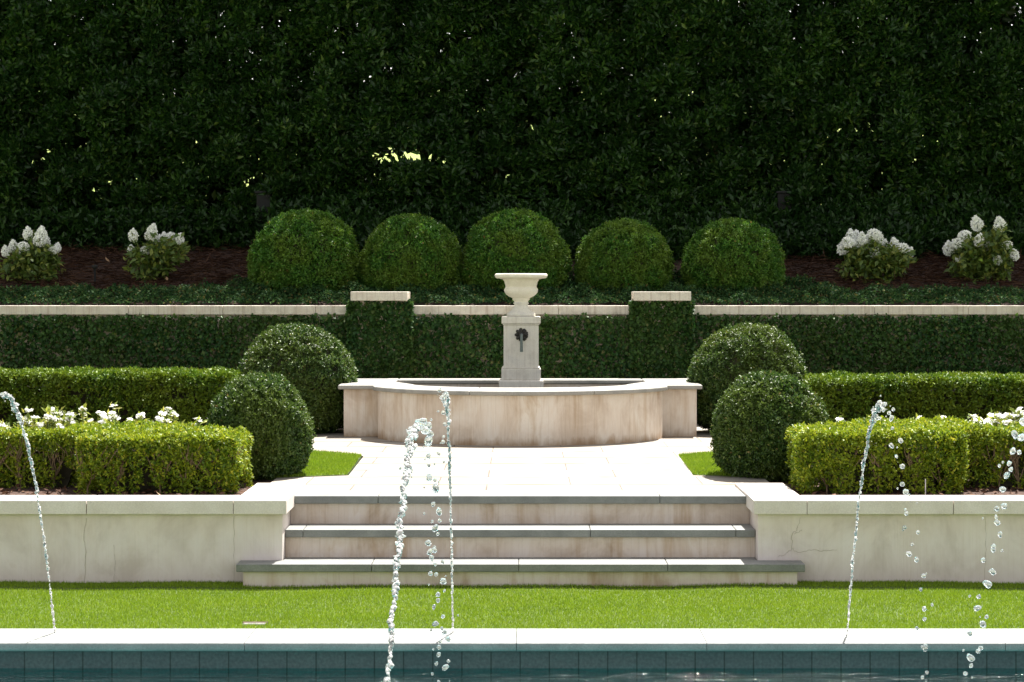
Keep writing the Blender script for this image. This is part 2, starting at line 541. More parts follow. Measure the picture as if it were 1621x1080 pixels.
M["pool_water"] = water_mat("pool water", (.62, .90, .90), 9.0, 1.0)
M["basin_water"] = water_mat("basin water", (.5, .55, .5), wave=9, strength=.12)

def drop_mat(name, white):
    m, N, L, bs = new_mat(name)
    bs.inputs["Base Color"].default_value = (1, 1, 1, 1)
    bs.inputs["Transmission Weight"].default_value = 1.0
    bs.inputs["IOR"].default_value = 1.33
    bs.inputs["Roughness"].default_value = .04
    geo = N.new("ShaderNodeNewGeometry")
    no = N.new("ShaderNodeTexNoise"); no.inputs["Scale"].default_value = 110; no.inputs["Detail"].default_value = 3
    L.new(geo.outputs["Position"], no.inputs["Vector"])
    b = N.new("ShaderNodeBump"); b.inputs["Strength"].default_value = .6; b.inputs["Distance"].default_value = .004
    L.new(no.outputs["Fac"], b.inputs["Height"]); L.new(b.outputs[0], bs.inputs["Normal"])
    tr = N.new("ShaderNodeBsdfTranslucent"); tr.inputs[0].default_value = (.95, .95, .95, 1)
    df = N.new("ShaderNodeBsdfDiffuse"); df.inputs[0].default_value = (.95, .95, .95, 1)
    a = N.new("ShaderNodeAddShader"); 
    mx0 = N.new("ShaderNodeMixShader"); mx0.inputs[0].default_value = .5
    L.new(tr.outputs[0], mx0.inputs[1]); L.new(df.outputs[0], mx0.inputs[2])
    mix = N.new("ShaderNodeMixShader"); mix.inputs[0].default_value = white  # white mixed into the water colour for a sunlit look
    if name == "rushing water":               # aerated foam, plus white specks painted in for sunlit sparkle
        n5 = N.new("ShaderNodeTexNoise"); n5.inputs["Scale"].default_value = 95; n5.inputs["Detail"].default_value = 2
        L.new(geo.outputs["Position"], n5.inputs["Vector"])
        mr = N.new("ShaderNodeMapRange"); mr.inputs[1].default_value = .41; mr.inputs[2].default_value = .58
        mr.inputs[3].default_value = .08; mr.inputs[4].default_value = .85
        L.new(n5.outputs["Fac"], mr.inputs[0]); L.new(mr.outputs[0], mix.inputs[0])
    L.new(bs.outputs[0], mix.inputs[1]); L.new(mx0.outputs[0], mix.inputs[2])
    L.new(mix.outputs[0], N["Material Output"].inputs[0])
    return m
M["drop"] = drop_mat("falling water", .20)
M["stream"] = drop_mat("rushing water", .34)

# ================================================================== SETTING
XW = 9.0
LAND = 0.51            # height of the upper terrace
# far ground and hillside
def sheet(name, xs, yz, mat, seed=0, amp=0.0, amp_scale=1.0, label=None, kind='structure'):
    xs = np.asarray(xs, float)
    V = []
    for (y, z) in yz:
        for x in xs:
            V.append((x, y, z))
    V = np.array(V)
    if amp:
        V[:, 2] += lump(V * np.array([1, 1, 0]), amp_scale, seed) * amp
    nx = len(xs)
    Q = [(j * nx + i, j * nx + i + 1, (j + 1) * nx + i + 1, (j + 1) * nx + i) for j in range(len(yz) - 1) for i in range(nx - 1)]
    o = link(name, mesh_arrays(name, V, quads=Q, smooth=True), mat)
    return tag(o, kind=kind)

sheet("ground", np.linspace(-160, 160, 9), [(y, -2.2) for y in (-120, 0, 60, 150)], M["hill"])
sheet("hill", np.linspace(-90, 90, 61), [(28.2, 2.45), (31, 2.9), (36, 3.7), (42, 4.7), (50, 5.9), (60, 7.2), (75, 8.2), (110, 9)], M["hill"], 3, .12, 7)
# lawn between pool and terrace (with a sheet that dips a little)
lawn_y = np.linspace(12.16, 14.06, 12)
sheet("lawn", np.linspace(-XW, XW, 90), [(y, -.006 + (.012 if y > 13.8 else 0)) for y in lawn_y], M["turfbase"], 5, .006, 1.3)
sheet("bed_soil", np.linspace(-XW, -1.52, 60), [(y, .485) for y in np.linspace(14.3, 22.4, 50)], M["soil"], 6, .012, .5)
sheet("bed_soil", np.linspace(1.52, XW, 60), [(y, .485) for y in np.linspace(14.3, 22.4, 50)], M["soil"], 8, .012, .5)
def slope_z(y):
    return np.interp(y, [22.5, 23.5, 26.0, 28.3], [1.66, 1.80, 2.36, 2.48])
ys = np.linspace(22.5, 28.4, 40)
sheet("sloping_bed", np.linspace(-XW, XW, 120), [(y, slope_z(y)) for y in ys], M["strawbed"], 9, .02, .6)
# paving of the terrace
pav = [(-1.485, 14.62), (1.485, 14.62), (1.485, 15.28), (1.75, 15.45), (1.75, 15.90), (1.26, 16.12), (1.30, 18.05), (2.2, 18.9), (2.2, 21.0), (2.6, 21.0), (2.6, 22.36),
       (-2.6, 22.36), (-2.6, 21.0), (-2.2, 21.0), (-2.2, 18.9), (-1.27, 17.95), (-1.25, 16.10), (-1.75, 15.90), (-1.75, 15.45), (-1.485, 15.28)]
tag(link("paving", prism("paving", pav, .40, LAND), M["paving"]), kind='structure')
# turf patches either side of the path
def patch(side):
    s = side
    poly = [(1.263 * s, 16.125), (1.75 * s, 15.90), (2.25 * s, 16.2), (2.25 * s, 18.93), (1.29 * s, 18.02)]
    if s > 0: poly = poly[::-1]
    tag(link("turf_patch", prism("turf_patch", poly, .46, LAND + .004), M["turfbase"]), kind='structure')
    return poly
patchL, patchR = patch(-1), patch(1)
# deck behind the pool (camera side)
tag(link("pool_deck", box("pool_deck", -XW, XW, -14, 3.9, -.25, 0.0), M["deck"]), kind='structure')
# pool
PW = -0.145
pool = empty("swimming_pool", (0, 11.7, -.2), "swimming pool with dark slate waterline tiles and rounded stone coping", "pool")
world_child("basin_shell", prism("basin_shell", [(-XW, 4.35), (XW, 4.35), (XW, 11.79), (-XW, 11.79)], -1.7, -1.5), M["plaster"], pool)
world_child("side_wall", box("pool_far_side", -XW, XW, 11.77, 12.16, -1.5, -.043), M["plaster"], pool)
world_child("side_wall", box("pool_near_side", -XW, XW, 3.9, 4.33, -1.5, -.043), M["plaster"], pool)
for sx in (-1, 1):
    world_child("side_wall", box("pool_end_side", *sorted((sx * XW, sx * (XW + .4))), 3.9, 12.16, -1.5, -.002), M["plaster"], pool)
world_child("tile_band", box("tile_band", -XW, XW, 11.752, 11.768, -.35, -.0435), M["tile"], pool)
world_child("tile_band", box("tile_band", -XW, XW, 4.332, 4.345, -.35, -.0435), M["tile"], pool)
def coping_slab(x0, x1, y0, y1, nose):
    # rounded nose on the pool side
    prof = []
    zt, zb = .004, -.042
    zm, rz = (zt + zb) / 2, (zt - zb) / 2
    ry = .016
    cy = y0 + ry if nose < 0 else y1 - ry
    back = y1 if nose < 0 else y0
    prof.append((back, zb))
    for k in range(13):
        a = -math.pi / 2 + math.pi * k / 12
        c, q = abs(math.cos(a)) ** .55, math.copysign(abs(math.sin(a)) ** .8, a)
        prof.append((cy + nose * c * ry, zm + q * rz))
    prof.append((back, zt))
    n = len(prof)
    v = [(x0, y, z) for y, z in prof] + [(x1, y, z) for y, z in prof]
    f = [tuple(range(n)), tuple(range(2 * n - 1, n - 1, -1))] + [(i, (i + 1) % n, n + (i + 1) % n, n + i) for i in range(n)]
    bm = bmesh.new(); bv = [bm.verts.new(c) for c in v]
    for t in f: bm.faces.new([bv[i] for i in t])
    bmesh.ops.recalc_face_normals(bm, faces=bm.faces)
    me = bpy.data.meshes.new("coping_stone"); bm.to_mesh(me); bm.free()
    return me
cj = [-XW, -7.0, -5.15, -3.35, -1.455, .98 - 1.0 - .4 + .4, .985, 2.56, 4.3, 6.1, XW]
cj = sorted(cj)
for a, b in zip(cj[:-1], cj[1:]):
    world_child("coping_stone", coping_slab(a + .0015, b - .0015, 11.665, 12.155, -1), M["coping"], pool)
    world_child("coping_stone", coping_slab(a + .0015, b - .0015, 3.92, 4.40, 1), M["coping"], pool)
wv = sheet("water", np.linspace(-XW, XW, 3), [(y, PW) for y in (4.33, 8, 11.755)], M["pool_water"])

# ================================================================== FRONT RETAINING WALLS
def ribbon(pts, wdt):
    """thin flat crack in the XZ plane"""
    V, Q = [], []
    for i, (x, y, z) in enumerate(pts):
        a = pts[min(i + 1, len(pts) - 1)]; b = pts[max(i - 1, 0)]
        dx, dz = a[0] - b[0], a[2] - b[2]
        l = math.hypot(dx, dz) + 1e-9
        wv_ = wdt * random.uniform(.5, 1.2)
        V += [(x - dz / l * wv_, y, z + dx / l * wv_), (x + dz / l * wv_, y, z - dx / l * wv_)]
    for i in range(len(pts) - 1):
        Q.append((2 * i, 2 * i + 1, 2 * i + 3, 2 * i + 2))
    return mesh_arrays("crack", V, quads=Q)

def crack_path(pxpts, Y, jit=.006, n=6):
    W = [(wx(a, Y), wz(b, Y)) for a, b in pxpts]
    out = []
    for (x0, z0), (x1, z1) in zip(W[:-1], W[1:]):
        for k in range(n):
            t = k / n
            out.append((x0 + (x1 - x0) * t + random.uniform(-jit, jit), Y, z0 + (z1 - z0) * t + random.uniform(-jit, jit)))
    out.append((W[-1][0], Y, W[-1][1]))
    return out

WF = 14.04
def front_wall(s, label, joints):
    o = empty("retaining_wall", (s * 3, WF, 0), label, "wall")
    A, B = 1.51 * s, XW * s
    # L-shaped wall body: face along the lawn plus the cheek beside the steps
    poly = [(A, WF), (B, WF), (B, WF + .30), (A + .27 * s, WF + .30), (A + .27 * s, 15.24), (A, 15.24)]
    if s < 0: poly = poly[::-1]
    world_child("wall_body", prism("wall_body", poly, -.12, .440), M["wall"], o)
    # corner cap stone
    c0, c1 = 1.482 * s, 1.482 * s + .335 * s
    b = world_child("cap_stone", box("corner_cap", *sorted((c0, c1)), 14.01, 15.27, .4405, .529), M["cap"], o)
    bevel(b, .004)
    xs = [abs(c1)] + joints + [XW]
    for a, b_ in zip(xs[:-1], xs[1:]):
        c = world_child("cap_stone", box("cap_stone", *sorted(((a + .003) * s, (b_ - .001) * s)), 14.01, 14.375, .4405, .529), M["cap"], o)
        bevel(c, .004)
    return o
wl = front_wall(-1, "cream stone retaining wall left of the steps with long vertical hairline cracks", [2.748, 3.70, 4.65, 5.6, 6.55, 7.5])
wr = front_wall(1, "cream stone retaining wall right of the steps with a branching crack near its corner", [2.745, 3.70, 4.65, 5.6, 6.55, 7.5])
yk = WF - .0022
for pts, wdt in (([(137, 820), (133, 850), (136, 880), (134, 925)], .0014), ([(180, 862), (182, 890), (180, 926)], .0010), ([(370, 818), (371, 870), (370, 925)], .0010)):
    world_child("crack", ribbon(crack_path(pts, yk, .004), wdt), M["crackm"], wl)
for pts, wdt in (([(1268, 818), (1262, 838), (1254, 845), (1253, 870), (1240, 879), (1232, 881)], .0012), ([(1254, 868), (1262, 875), (1285, 871), (1305, 872), (1325, 871)], .0011), ([(1270, 838), (1258, 846)], .0012), ([(1560, 818), (1561, 870), (1559, 926)], .0008)):
    world_child("crack", ribbon(crack_path(pts, yk, .005), wdt), M["crackm"], wr)

# ================================================================== STEPS
st = empty("stone_steps", (0, 14.2, 0), "three wide garden steps of pale stained risers under thick bluestone treads", "steps")
def riser(x, y, z0, z1, y1):
    world_child("riser", box("riser", -x, x, y, y1, z0, z1), M["riser"], st)
riser(1.738, 13.87, -.12, .097, 14.035)
world_child("riser", box("riser", -1.508, 1.508, 14.20, 14.50, .10, .277), M["riser"], st)
world_child("riser", box("riser", -1.508, 1.508, 14.53, 14.64, .10, .460), M["riser"], st)
def treads(x0, x1, y0, y1, z0, z1, joints):
    xs = [x0] + joints + [x1]
    for a, b in zip(xs[:-1], xs[1:]):
        t = world_child("tread", box("tread", a + .0012, b - .0012, y0, y1, z0, z1), M["blue"], st)
        bevel(t, .005)
t1j = [wx(588, 13.84), wx(821, 13.84), wx(1057, 13.84)]
# lowest tread: wide part in front of the wall and narrow part between the cheeks
treads(-1.78, 1.785, 13.84, 14.0385, .0975, .147, t1j)
treads(-1.508, 1.508, 14.0390, 14.199, .0975, .147, t1j)
treads(-1.508, 1.508, 14.17, 14.529, .2775, .327, [wx(479.6, 14.17), wx(934.5, 14.17), wx(1165, 14.17)])
treads(-1.484, 1.484, 14.50, 14.9, .4605, .512, [wx(598.5, 14.5), wx(1044.6, 14.5)])

# ================================================================== FOUNTAIN BASIN
BZ = .985
CX, CY, RO = 0.0, 20.45, 1.35
def arc(cx, cy, ra, rb, a0, a1, n):
    return [(cx + ra * math.sin(a0 + (a1 - a0) * i / n), cy - rb * math.cos(a0 + (a1 - a0) * i / n)) for i in range(n + 1)]
aw = math.asin(1.29 / RO)
basin = empty("fountain_basin", (0, 20.4, LAND), "low bow-fronted fountain basin of streaked beige stone with a bluestone rim", "fountain basin")
outer = [(-1.62, 21.70), (-1.62, 20.30), (-1.29, 20.30)] + arc(CX, CY, RO, RO, -aw, aw, 40) + [(1.29, 20.30), (1.62, 20.30), (1.62, 21.70)]
hole = [(-1.16, 21.42), (-1.17, 21.0), (-1.02, 20.47)] + arc(0, 20.47, 1.0, .76, -1.5, 1.5, 30) + [(1.02, 20.47), (1.17, 21.0), (1.16, 21.42)]
world_child("basin_wall", prism("basin_wall", outer, .49, .944, hole), M["basin"], basin)
world_child("basin_floor", prism("basin_floor", hole, .50, .60), M["blue"], basin)
ov = .048
RR = RO + ov
aw2 = math.asin(1.338 / RR)
oa = arc(CX, CY, RR, RR, -aw2, aw2, 48)
ia = arc(0, 20.47, .985, .72, -1.5, 1.5, 48)
def rimstone(poly):
    r = world_child("rim_stone", prism("rim_stone", poly, .9445, BZ), M["rim"], basin)
    bevel(r, .012, 3, 50)
def cut(i0, i1):
    return oa[i0:i1 + 1] + ia[i0:i1 + 1][::-1]
g = .0012
rimstone([(-1.67, 21.74), (-1.67, 20.25), (-1.34, 20.25), oa[0], oa[1], ia[1], ia[0], (-1.19, 21.0), (-1.19, 21.74)])
rimstone([(1.67, 21.74), (1.19, 21.74), (1.19, 21.0), ia[-1], ia[-2], oa[-2], oa[-1], (1.34, 20.25), (1.67, 20.25)])
for i0, i1 in ((1, 18), (18, 33), (33, 47)):
    p = cut(i0, i1)
    c = np.mean(np.array(p), 0)
    rimstone([(c[0] + (x - c[0]) * .9985, y) for x, y in p])
rimstone([(-1.188, 21.40), (0, 21.40), (0, 21.74), (-1.188, 21.74)])
rimstone([(.002, 21.40), (1.188, 21.40), (1.188, 21.74), (.002, 21.74)])
fw = link("fountain_water", prism("fountain_water", [(x * .999, y) for x, y in hole], .905, .91), M["basin_water"])
tag(fw, kind='structure')

# ================================================================== PEDESTAL AND URN
PY = 21.18
ped = empty("fountain_pedestal", (wx(824.9, PY), PY, .6), "square pale limestone pedestal with a bronze spout rising from the basin", "pedestal")
def pz(y): return EYE - (y - HOR) / 165.25
def pbox(name, hw, y0, y1, bv=.006, dz=0):
    o = link(name, box(name, -hw, hw, -hw, hw, y0 - .6, y1 - .6), M["pedestal"], ped)
    bevel(o, bv, 3)
    return o
pbox("plinth", .212, .60, pz(600.5), .018)
pbox("base_course", .187, pz(600.5) + .0005, pz(583), .006)
pbox("base_moulding", .180, pz(583) + .0005, pz(580.5), .010)
pbox("shaft", .1665, pz(580.5) + .0005, pz(514.5), .004)
pbox("neck_moulding", .174, pz(514.5) + .0005, pz(512.5), .004)
pbox("cornice", .186, pz(512.5) + .0005, pz(501), .010)
# spout: scalloped rosette and a downturned pipe
sp = link("spout", None or lathe("rosette", [(0.001, .026), (.016, .028), (.020, .020), (.030, .020), (.040, .013), (.054, .010), (.058, .004), (.058, 0), (.001, 0)], 72, (3, 7, 9, .28)), M["bronze"], ped)
zr = pz(529.5) - .6
sp.location = (wx(825.5, PY) - wx(824.9, PY), -.167, zr)
sp.rotation_euler = (math.radians(90), 0, 0)
pp = [(0, 0, .02), (0, 0, .055), (0, -.004, .075), (0, -.018, .088), (0, -.040, .092), (0, -.105, .090), (0, -.160, .088)]
t = link("pipe", tubes("pipe", [(pp, [.013, .012, .0125, .013, .013, .014, .016])], 10), M["verdigris"], sp)
petals = []
for k in range(8):
    a = 2 * math.pi * k / 8
    petals.append(([(0.028 * math.cos(a), .028 * math.sin(a), .018), (.045 * math.cos(a), .045 * math.sin(a), .020), (.060 * math.cos(a), .060 * math.sin(a), .008)], [.008, .013, .008]))
link("petals", tubes("petals", petals, 6), M["bronze"], sp)

urn = empty("garden_urn", (wx(824.9, PY), PY, pz(500.8)), "pale limestone urn with a wide rolled lip standing on the fountain pedestal", "urn")
def uz(y): return (500.8 - y) / 165.25
prof = [(.001, 0), (.135, 0), (.137, uz(499)), (.134, uz(496.5)), (.122, uz(494.5)), (.100, uz(492)), (.082, uz(489)), (.070, uz(486)), (.066, uz(484)), (.066, uz(482.5)),
        (.072, uz(481)), (.074, uz(479.8)), (.068, uz(478.5)), (.066, uz(477.6)), (.073, uz(476)), (.082, uz(474.4)), (.086, uz(473.2)), (.080, uz(472.6)), (.083, uz(472)),
        (.115, uz(469.6)), (.142, uz(466.5)), (.157, uz(463)), (.163, uz(459.8)), (.160, uz(457.2)), (.154, uz(456)), (.150, uz(455)), (.147, uz(452)), (.148, uz(449)),
        (.153, uz(446.5)), (.163, uz(444)), (.178, uz(442.2)), (.205, uz(441.2)), (.235, uz(440.6)), (.249, uz(438.8)), (.253, uz(436.6)), (.250, uz(434.5)), (.240, uz(433.2)), (.225, uz(433.2)),
        (.205, uz(436)), (.16, uz(446)), (.14, uz(460)), (.001, uz(466))]
link("bowl", lathe("bowl", prof[12:], 80), M["urn"], urn)
link("foot", lathe("foot", prof[:13], 80), M["pedestal"], urn)

# ================================================================== BACK GARDEN WALL WITH PIERS
BW = 22.30
bwl = empty("garden_wall", (0, BW, LAND), "long ivy-clad garden wall with a weathered stone coping behind the fountain", "wall")
world_child("wall_body", box("wall_body", -XW, XW, BW + .02, BW + .30, .3, 1.603), M["wall"], bwl)
segs = []
jl = [wx(p, BW) for p in (56, 204, 353, 500)]
left = [-XW, -6.8, -5.85] + [-4.89 + .001] + jl + [wx(549, BW)]
mid = [wx(652, BW), wx(884, BW), wx(1004, BW)]
jr = [wx(p, BW) for p in (1237, 1384, 1532)]
right = [wx(1097, BW)] + jr + [5.46, 6.4, XW]
for xs in (left, mid, right):
    for a, b in zip(xs[:-1], xs[1:]):
        c = world_child("cap_stone", box("cap_stone", a + .0015, b - .0015, BW - .03, BW + .34, 1.6045, 1.695), M["backcap"], bwl)
        bevel(c, .005)
PB = 22.10
for (a, b, side) in ((555, 645, "left"), (1004, 1094, "right")):
    x0, x1 = wx(a, PB), wx(b, PB)
    p = empty("wall_pier", ((x0 + x1) / 2, PB, LAND), "ivy-covered wall pier with a raised pale cap stone, " + ("left of the urn" if side == "left" else "right of the urn"), "pier", "piers of the garden wall")
    world_child("pier_body", box("pier_body", x0 + .03, x1 - .03, PB + .06, BW + .36, .3, 1.744), M["wall"], p)
    c = world_child("cap_stone", box("pier_cap", x0, x1, PB - .01, BW + .40, 1.746, 1.836), M["backcap"], p)
    bevel(c, .006)

# climbing ivy over the wall and the piers
def ivy_wall():
    r = np.random.default_rng(21)
    Ps, Ns = [], []
    n = 120000
    P = np.stack([r.uniform(-XW, XW, n), np.zeros(n), r.uniform(.50, 1.60, n)], 1)
    keep = (np.abs(P[:, 0]) < 5.2) | (r.uniform(size=n) < .5)
    P = P[keep]
    dep = np.abs(r.normal(0, .035, len(P)))
    P[:, 1] = BW - .015 - (.055 + .025 * lump(P, .5, 4)).clip(.01) + dep
    Ps.append(P); Ns.append(np.tile([0, -1.0, -.35], (len(P), 1)))
    for (a, b) in ((548, 653), (998, 1099)):
        x0, x1 = wx(a, PB) + .02, wx(b, PB) - .02
        m = 9000
        Q = np.stack([r.uniform(x0, x1, m), PB + .03 - .04 * (lump(r.uniform(size=(m, 3)), .5, 3)) * .3 + np.abs(r.normal(0, .03, m)), r.uniform(.5, 1.742, m)], 1)
        Ps.append(Q); Ns.append(np.tile([0, -1.0, -.35], (m, 1)))
        for xx, s in ((x0, -1), (x1, 1)):
            m2 = 3200
            Q = np.stack([xx + np.abs(r.normal(0, .02, m2)) * -s, r.uniform(PB + .03, BW + .02, m2), r.uniform(.5, 1.742, m2)], 1)
            Ps.append(Q); Ns.append(np.tile([s * 1.0, -.4, -.35], (m2, 1)))
    P, Nn = np.concatenate(Ps), np.concatenate(Ns)
    return leaves("wall_ivy", P, Nn * .4 + np.array([0, 0, -.5]), .040, .75, r, .7, flat=Nn + np.array([0, 0, .4]), fold=.1)
tag(link("wall_ivy", ivy_wall(), M["ivy"]), "small-leaved dark ivy clothing the garden wall and its piers", "ivy", kind="stuff")

# ground ivy above the wall
def ground_ivy():
    r = np.random.default_rng(22)
    n = 150000
    P = np.stack([r.uniform(-XW, XW, n), r.uniform(22.63, 24.3, n), np.zeros(n)], 1)
    edge = 23.30 + .10 * lump(P * [1, 0, 0], .8, 11)
    mid_ = np.exp(-(P[:, 0] / 3.15) ** 8)
    edge = edge + .9 * mid_
    P = P[P[:, 1] < edge + r.normal(0, .06, n)]
    h = (.07 + .05 * lump(P, .35, 12) + .03 * mid_[:len(P)] * 0).clip(.02)
    front = np.clip((P[:, 1] - 22.60) / .12, 0.3, 1)
    P[:, 2] = slope_z(P[:, 1]) + h * r.uniform(.3, 1.05, len(P)) * front + .03
    return leaves("ground_ivy", P, np.tile([0, -.3, .25], (len(P), 1)), .031, .7, r, .8, flat=np.tile([0, -.4, 1.0], (len(P), 1)), fold=.12)
tag(link("ground_ivy", ground_ivy(), M["groundivy"]), "low ground ivy trailing along the top of the garden wall", "ground cover", kind="stuff")

# pine straw
def straw():
    r = np.random.default_rng(23)
    n = 30000
    P = np.stack([r.uniform(-6.4, 6.4, n), r.uniform(23.1, 26.2, n), np.zeros(n)], 1)
    P = P[np.abs(P[:, 0]) > 2.2]
    P[:, 2] = slope_z(P[:, 1]) + .02 + r.uniform(0, .035, len(P))
    D = r.normal(size=(len(P), 3)); D[:, 2] *= .18
    return leaves("pine_straw", P, D, .15, .035, r, .0, flat=np.tile([0, -.3, 1.0], (len(P), 1)), fold=.02)
tag(link("pine_straw", straw(), M["straw"]), "reddish brown pine straw mulch on the bank", "mulch", kind="stuff")

def bark_mulch():
    r = np.random.default_rng(24)
    n = 9000
    P = np.stack([r.uniform(-5.5, 5.5, n), r.uniform(14.36, 17.2, n), np.full(n, .488)], 1)
    P = P[np.abs(P[:, 0]) > np.where(P[:, 1] < 15.4, 1.86, 2.3)]
    P[:, 2] += r.uniform(0, .02, len(P))
    D = r.normal(size=(len(P), 3)); D[:, 2] *= .3
    return leaves("bark_mulch", P, D, .045, .4, r, 0, flat=np.tile([0, -.2, 1.0], (len(P), 1)), fold=.06)
tag(link("bark_mulch", bark_mulch(), M["straw"]), "dark brown bark mulch under the front hedges", "mulch", kind="stuff")

# ================================================================== TURF
def turf(name, P, r, h=.028, wdt=.0045):
    n = len(P)
    a = r.uniform(0, 6.283, n)
    side = np.stack([np.cos(a), np.sin(a), np.zeros(n)], 1) * wdt * .5
    L = h * r.uniform(.55, 1.15, n)
    lean = np.stack([r.normal(0, .45, n), r.normal(-.08, .45, n), np.ones(n)], 1)
    tip = P + nrm(lean) * L[:, None]
    co = np.stack([P - side, P + side, tip], 1).reshape(-1, 3)
    rn = np.clip(r.beta(2, 2.2, n) + .05 * lump(P * [.35, 1, 1], .35, 31), 0, 1)
    return mesh_arrays(name, co, tris=np.arange(3 * n).reshape(-1, 3), rnd=np.repeat(rn, 3))
r = np.random.default_rng(25)
n = 270000
P = np.stack([r.uniform(-4.4, 4.4, n), r.uniform(12.15, 14.03, n), np.zeros(n)], 1)
P[:, 2] = -.0065 + .012 * (P[:, 1] > 13.8) + .006 * lump(P * [1, 1, 0], 1.3, 5)
inside = (np.abs(P[:, 0]) < 1.735) & (P[:, 1] > 13.865)
P = P[~inside]
# short fringe at the drain lid
dr = (P[:, 0] > wx(385, 12.4)) & (P[:, 0] < wx(423, 12.4)) & (P[:, 1] > 12.30) & (P[:, 1] < 12.42)
P = P[~dr]
tag(link("turf", turf("turf", P, r, .022, .0042), M["turf"]), "bright green artificial turf between the pool and the retaining walls", "turf", kind="stuff")
def in_poly(P, poly):
    x, y = P[:, 0], P[:, 1]
    c = np.zeros(len(P), bool)
    for (x0, y0), (x1, y1) in zip(poly, poly[1:] + poly[:1]):
        cond = ((y0 > y) != (y1 > y)) & (x < (x1 - x0) * (y - y0) / (y1 - y0 + 1e-12) + x0)
        c ^= cond
    return c
for poly, lab in ((patchL, "left"), (patchR, "right")):
    xs = [p[0] for p in poly]
    Q = np.stack([r.uniform(min(xs), max(xs), 42000), r.uniform(15.9, 18.95, 42000), np.full(42000, LAND + .002)], 1)
    Q = Q[in_poly(Q, list(poly))]
    tag(link("turf", turf("turf", Q, r, .026, .006), M["turf"]), "small turf panel beside the paved path, " + lab + " of the path", "turf", kind="stuff")
# drain lid sunk in the turf
dl = empty("drain_lid", (wx(404, 12.36), 12.36, 0), "small pale plastic drain lid sunk in the turf behind the coping", "drain")
o = link("lid", box("lid", -.066, .066, -.048, .010, -.02, .0045), M["lidplastic"], dl); bevel(o, .006)
link("slots", prism("slots", [(-.07, .011), (.07, .011), (.075, .055), (-.075, .055)], -.02, .003), M["soil"], dl)

# ================================================================== BOXWOOD BALLS
def ball_arrays(seed, count, leaf, R=1.0, H=1.7, lo=.72):
    """rounded, slightly squat clipped ball, unit radius, base at z=0"""
    r = np.random.default_rng(seed)
    d = nrm(r.normal(size=(count, 3)))
    d = d[d[:, 2] > -.93]
    dep = np.abs(r.normal(0, .075, len(d)))
    inner = r.uniform(size=len(d)) < .12
    dep = np.where(inner, r.uniform(.05, .22, len(d)), dep)
    hol = lump(d, .33, seed + 7)
    rad = 1 + .030 * lump(d, 1.3, seed) + .024 * lump(d, .30, seed + 1) + .020 * lump(d, .13, seed + 2) - dep - .09 * np.clip(hol - .25, 0, 1)
    stray = r.uniform(size=len(d)) < .012
    rad = rad + np.where(stray, r.uniform(.02, .07, len(d)), 0)
    c = H * .46
    up, dn = H - c, c
    P = d * rad[:, None]
    zz = np.where(P[:, 2] > 0, P[:, 2] * up, np.sign(P[:, 2]) * np.abs(P[:, 2]) ** .9 * dn)
    below = np.clip(-d[:, 2], 0, .96)
    flare = np.minimum((1 - below ** 2.7) ** (1 / 2.7) / np.sqrt(1 - below ** 2), 1.6)
    P = np.stack([P[:, 0] * flare, P[:, 1] * flare, zz + c], 1)
    Nn = nrm(np.stack([d[:, 0], d[:, 1], d[:, 2] / max(up, .3)], 1))
    return P, Nn, r, inner

def make_ball_mesh(name, seed, count, leaf, H):
    P, Nn, r, inner = ball_arrays(seed, count, leaf, H=H)
    PP, DD, rr = sprigs(P, Nn, 4, r, up=.15, off=leaf * .25)
    FL = np.repeat(Nn, 4, 0) * .7 + np.array([0, 0, .6])
    return leaves(name, PP, DD, leaf, .52, r, .25, flat=FL, fold=.12, rnd=np.clip(rr * .65 + r.uniform(0, .4, len(rr)), 0, 1))

def core_ball(name, H, s=.90):  # solid dark body in place of twigs, added to stop light leaking
    bm = bmesh.new()
    bmesh.ops.create_icosphere(bm, subdivisions=4, radius=1.0)
    c = H * .46
    for v in bm.verts:
        d = v.co.normalized()
        z = d.z * ((H - c) if d.z > 0 else c)
        b = min(max(-d.z, 0), .96)
        fl = min((1 - b ** 2.7) ** (1 / 2.7) / math.sqrt(1 - b * b), 1.6)
        v.co = Vector((d.x * s * fl, d.y * s * fl, z * s + c))
    me = bpy.data.meshes.new(name); bm.to_mesh(me); bm.free()
    return me

near_mesh = make_ball_mesh("foliage", 41, 26000, .056, 1.83)
far_mesh = make_ball_mesh("foliage", 42, 30000, .042, 1.80)
up_mesh = [make_ball_mesh("foliage", 43, 26000, .046, 1.62), make_ball_mesh("foliage", 44, 26000, .046, 1.68)]
core_a, core_u = core_ball("opaque_core", 1.82, .88), core_ball("opaque_core", 1.65, .88)

def ball(cx, cy, z, R, H, me, mH, core, mat, label, group, rz):
    o = empty("boxwood_ball", (cx, cy, z), label, "topiary", group)
    for m_, nm, mt in ((me, "foliage", mat), (core, "opaque_core", M["dark_core"])):
        c = link(nm, m_, mt, o)
        c.rotation_euler = (0, 0, rz)
        c.scale = (R, R, H / mH)
    if mat is M["box_dark"]:
        paths = []
        for k in range(6):
            a = k * 1.05 + rz
            paths.append(([(0, 0, 0), (.10 * R * math.cos(a), .10 * R * math.sin(a), .12), (.5 * R * math.cos(a), .5 * R * math.sin(a), .40)], [.016, .012, .006]))
        link("trunk", tubes("trunk", paths, 6), M["bark"], o)
    return o
ball(wx(410, 16.1), 16.1, .485, .366, .755, near_mesh, 1.83, core_a, M["box_dark"], "nearer clipped boxwood ball left of the path, behind the front hedge end", "boxwood balls beside the fountain", 0)
ball(wx(1218, 16.1), 16.1, .485, .392, .765, near_mesh, 1.83, core_a, M["box_dark"], "nearer clipped boxwood ball right of the path, behind the front hedge end", "boxwood balls beside the fountain", 2.1)
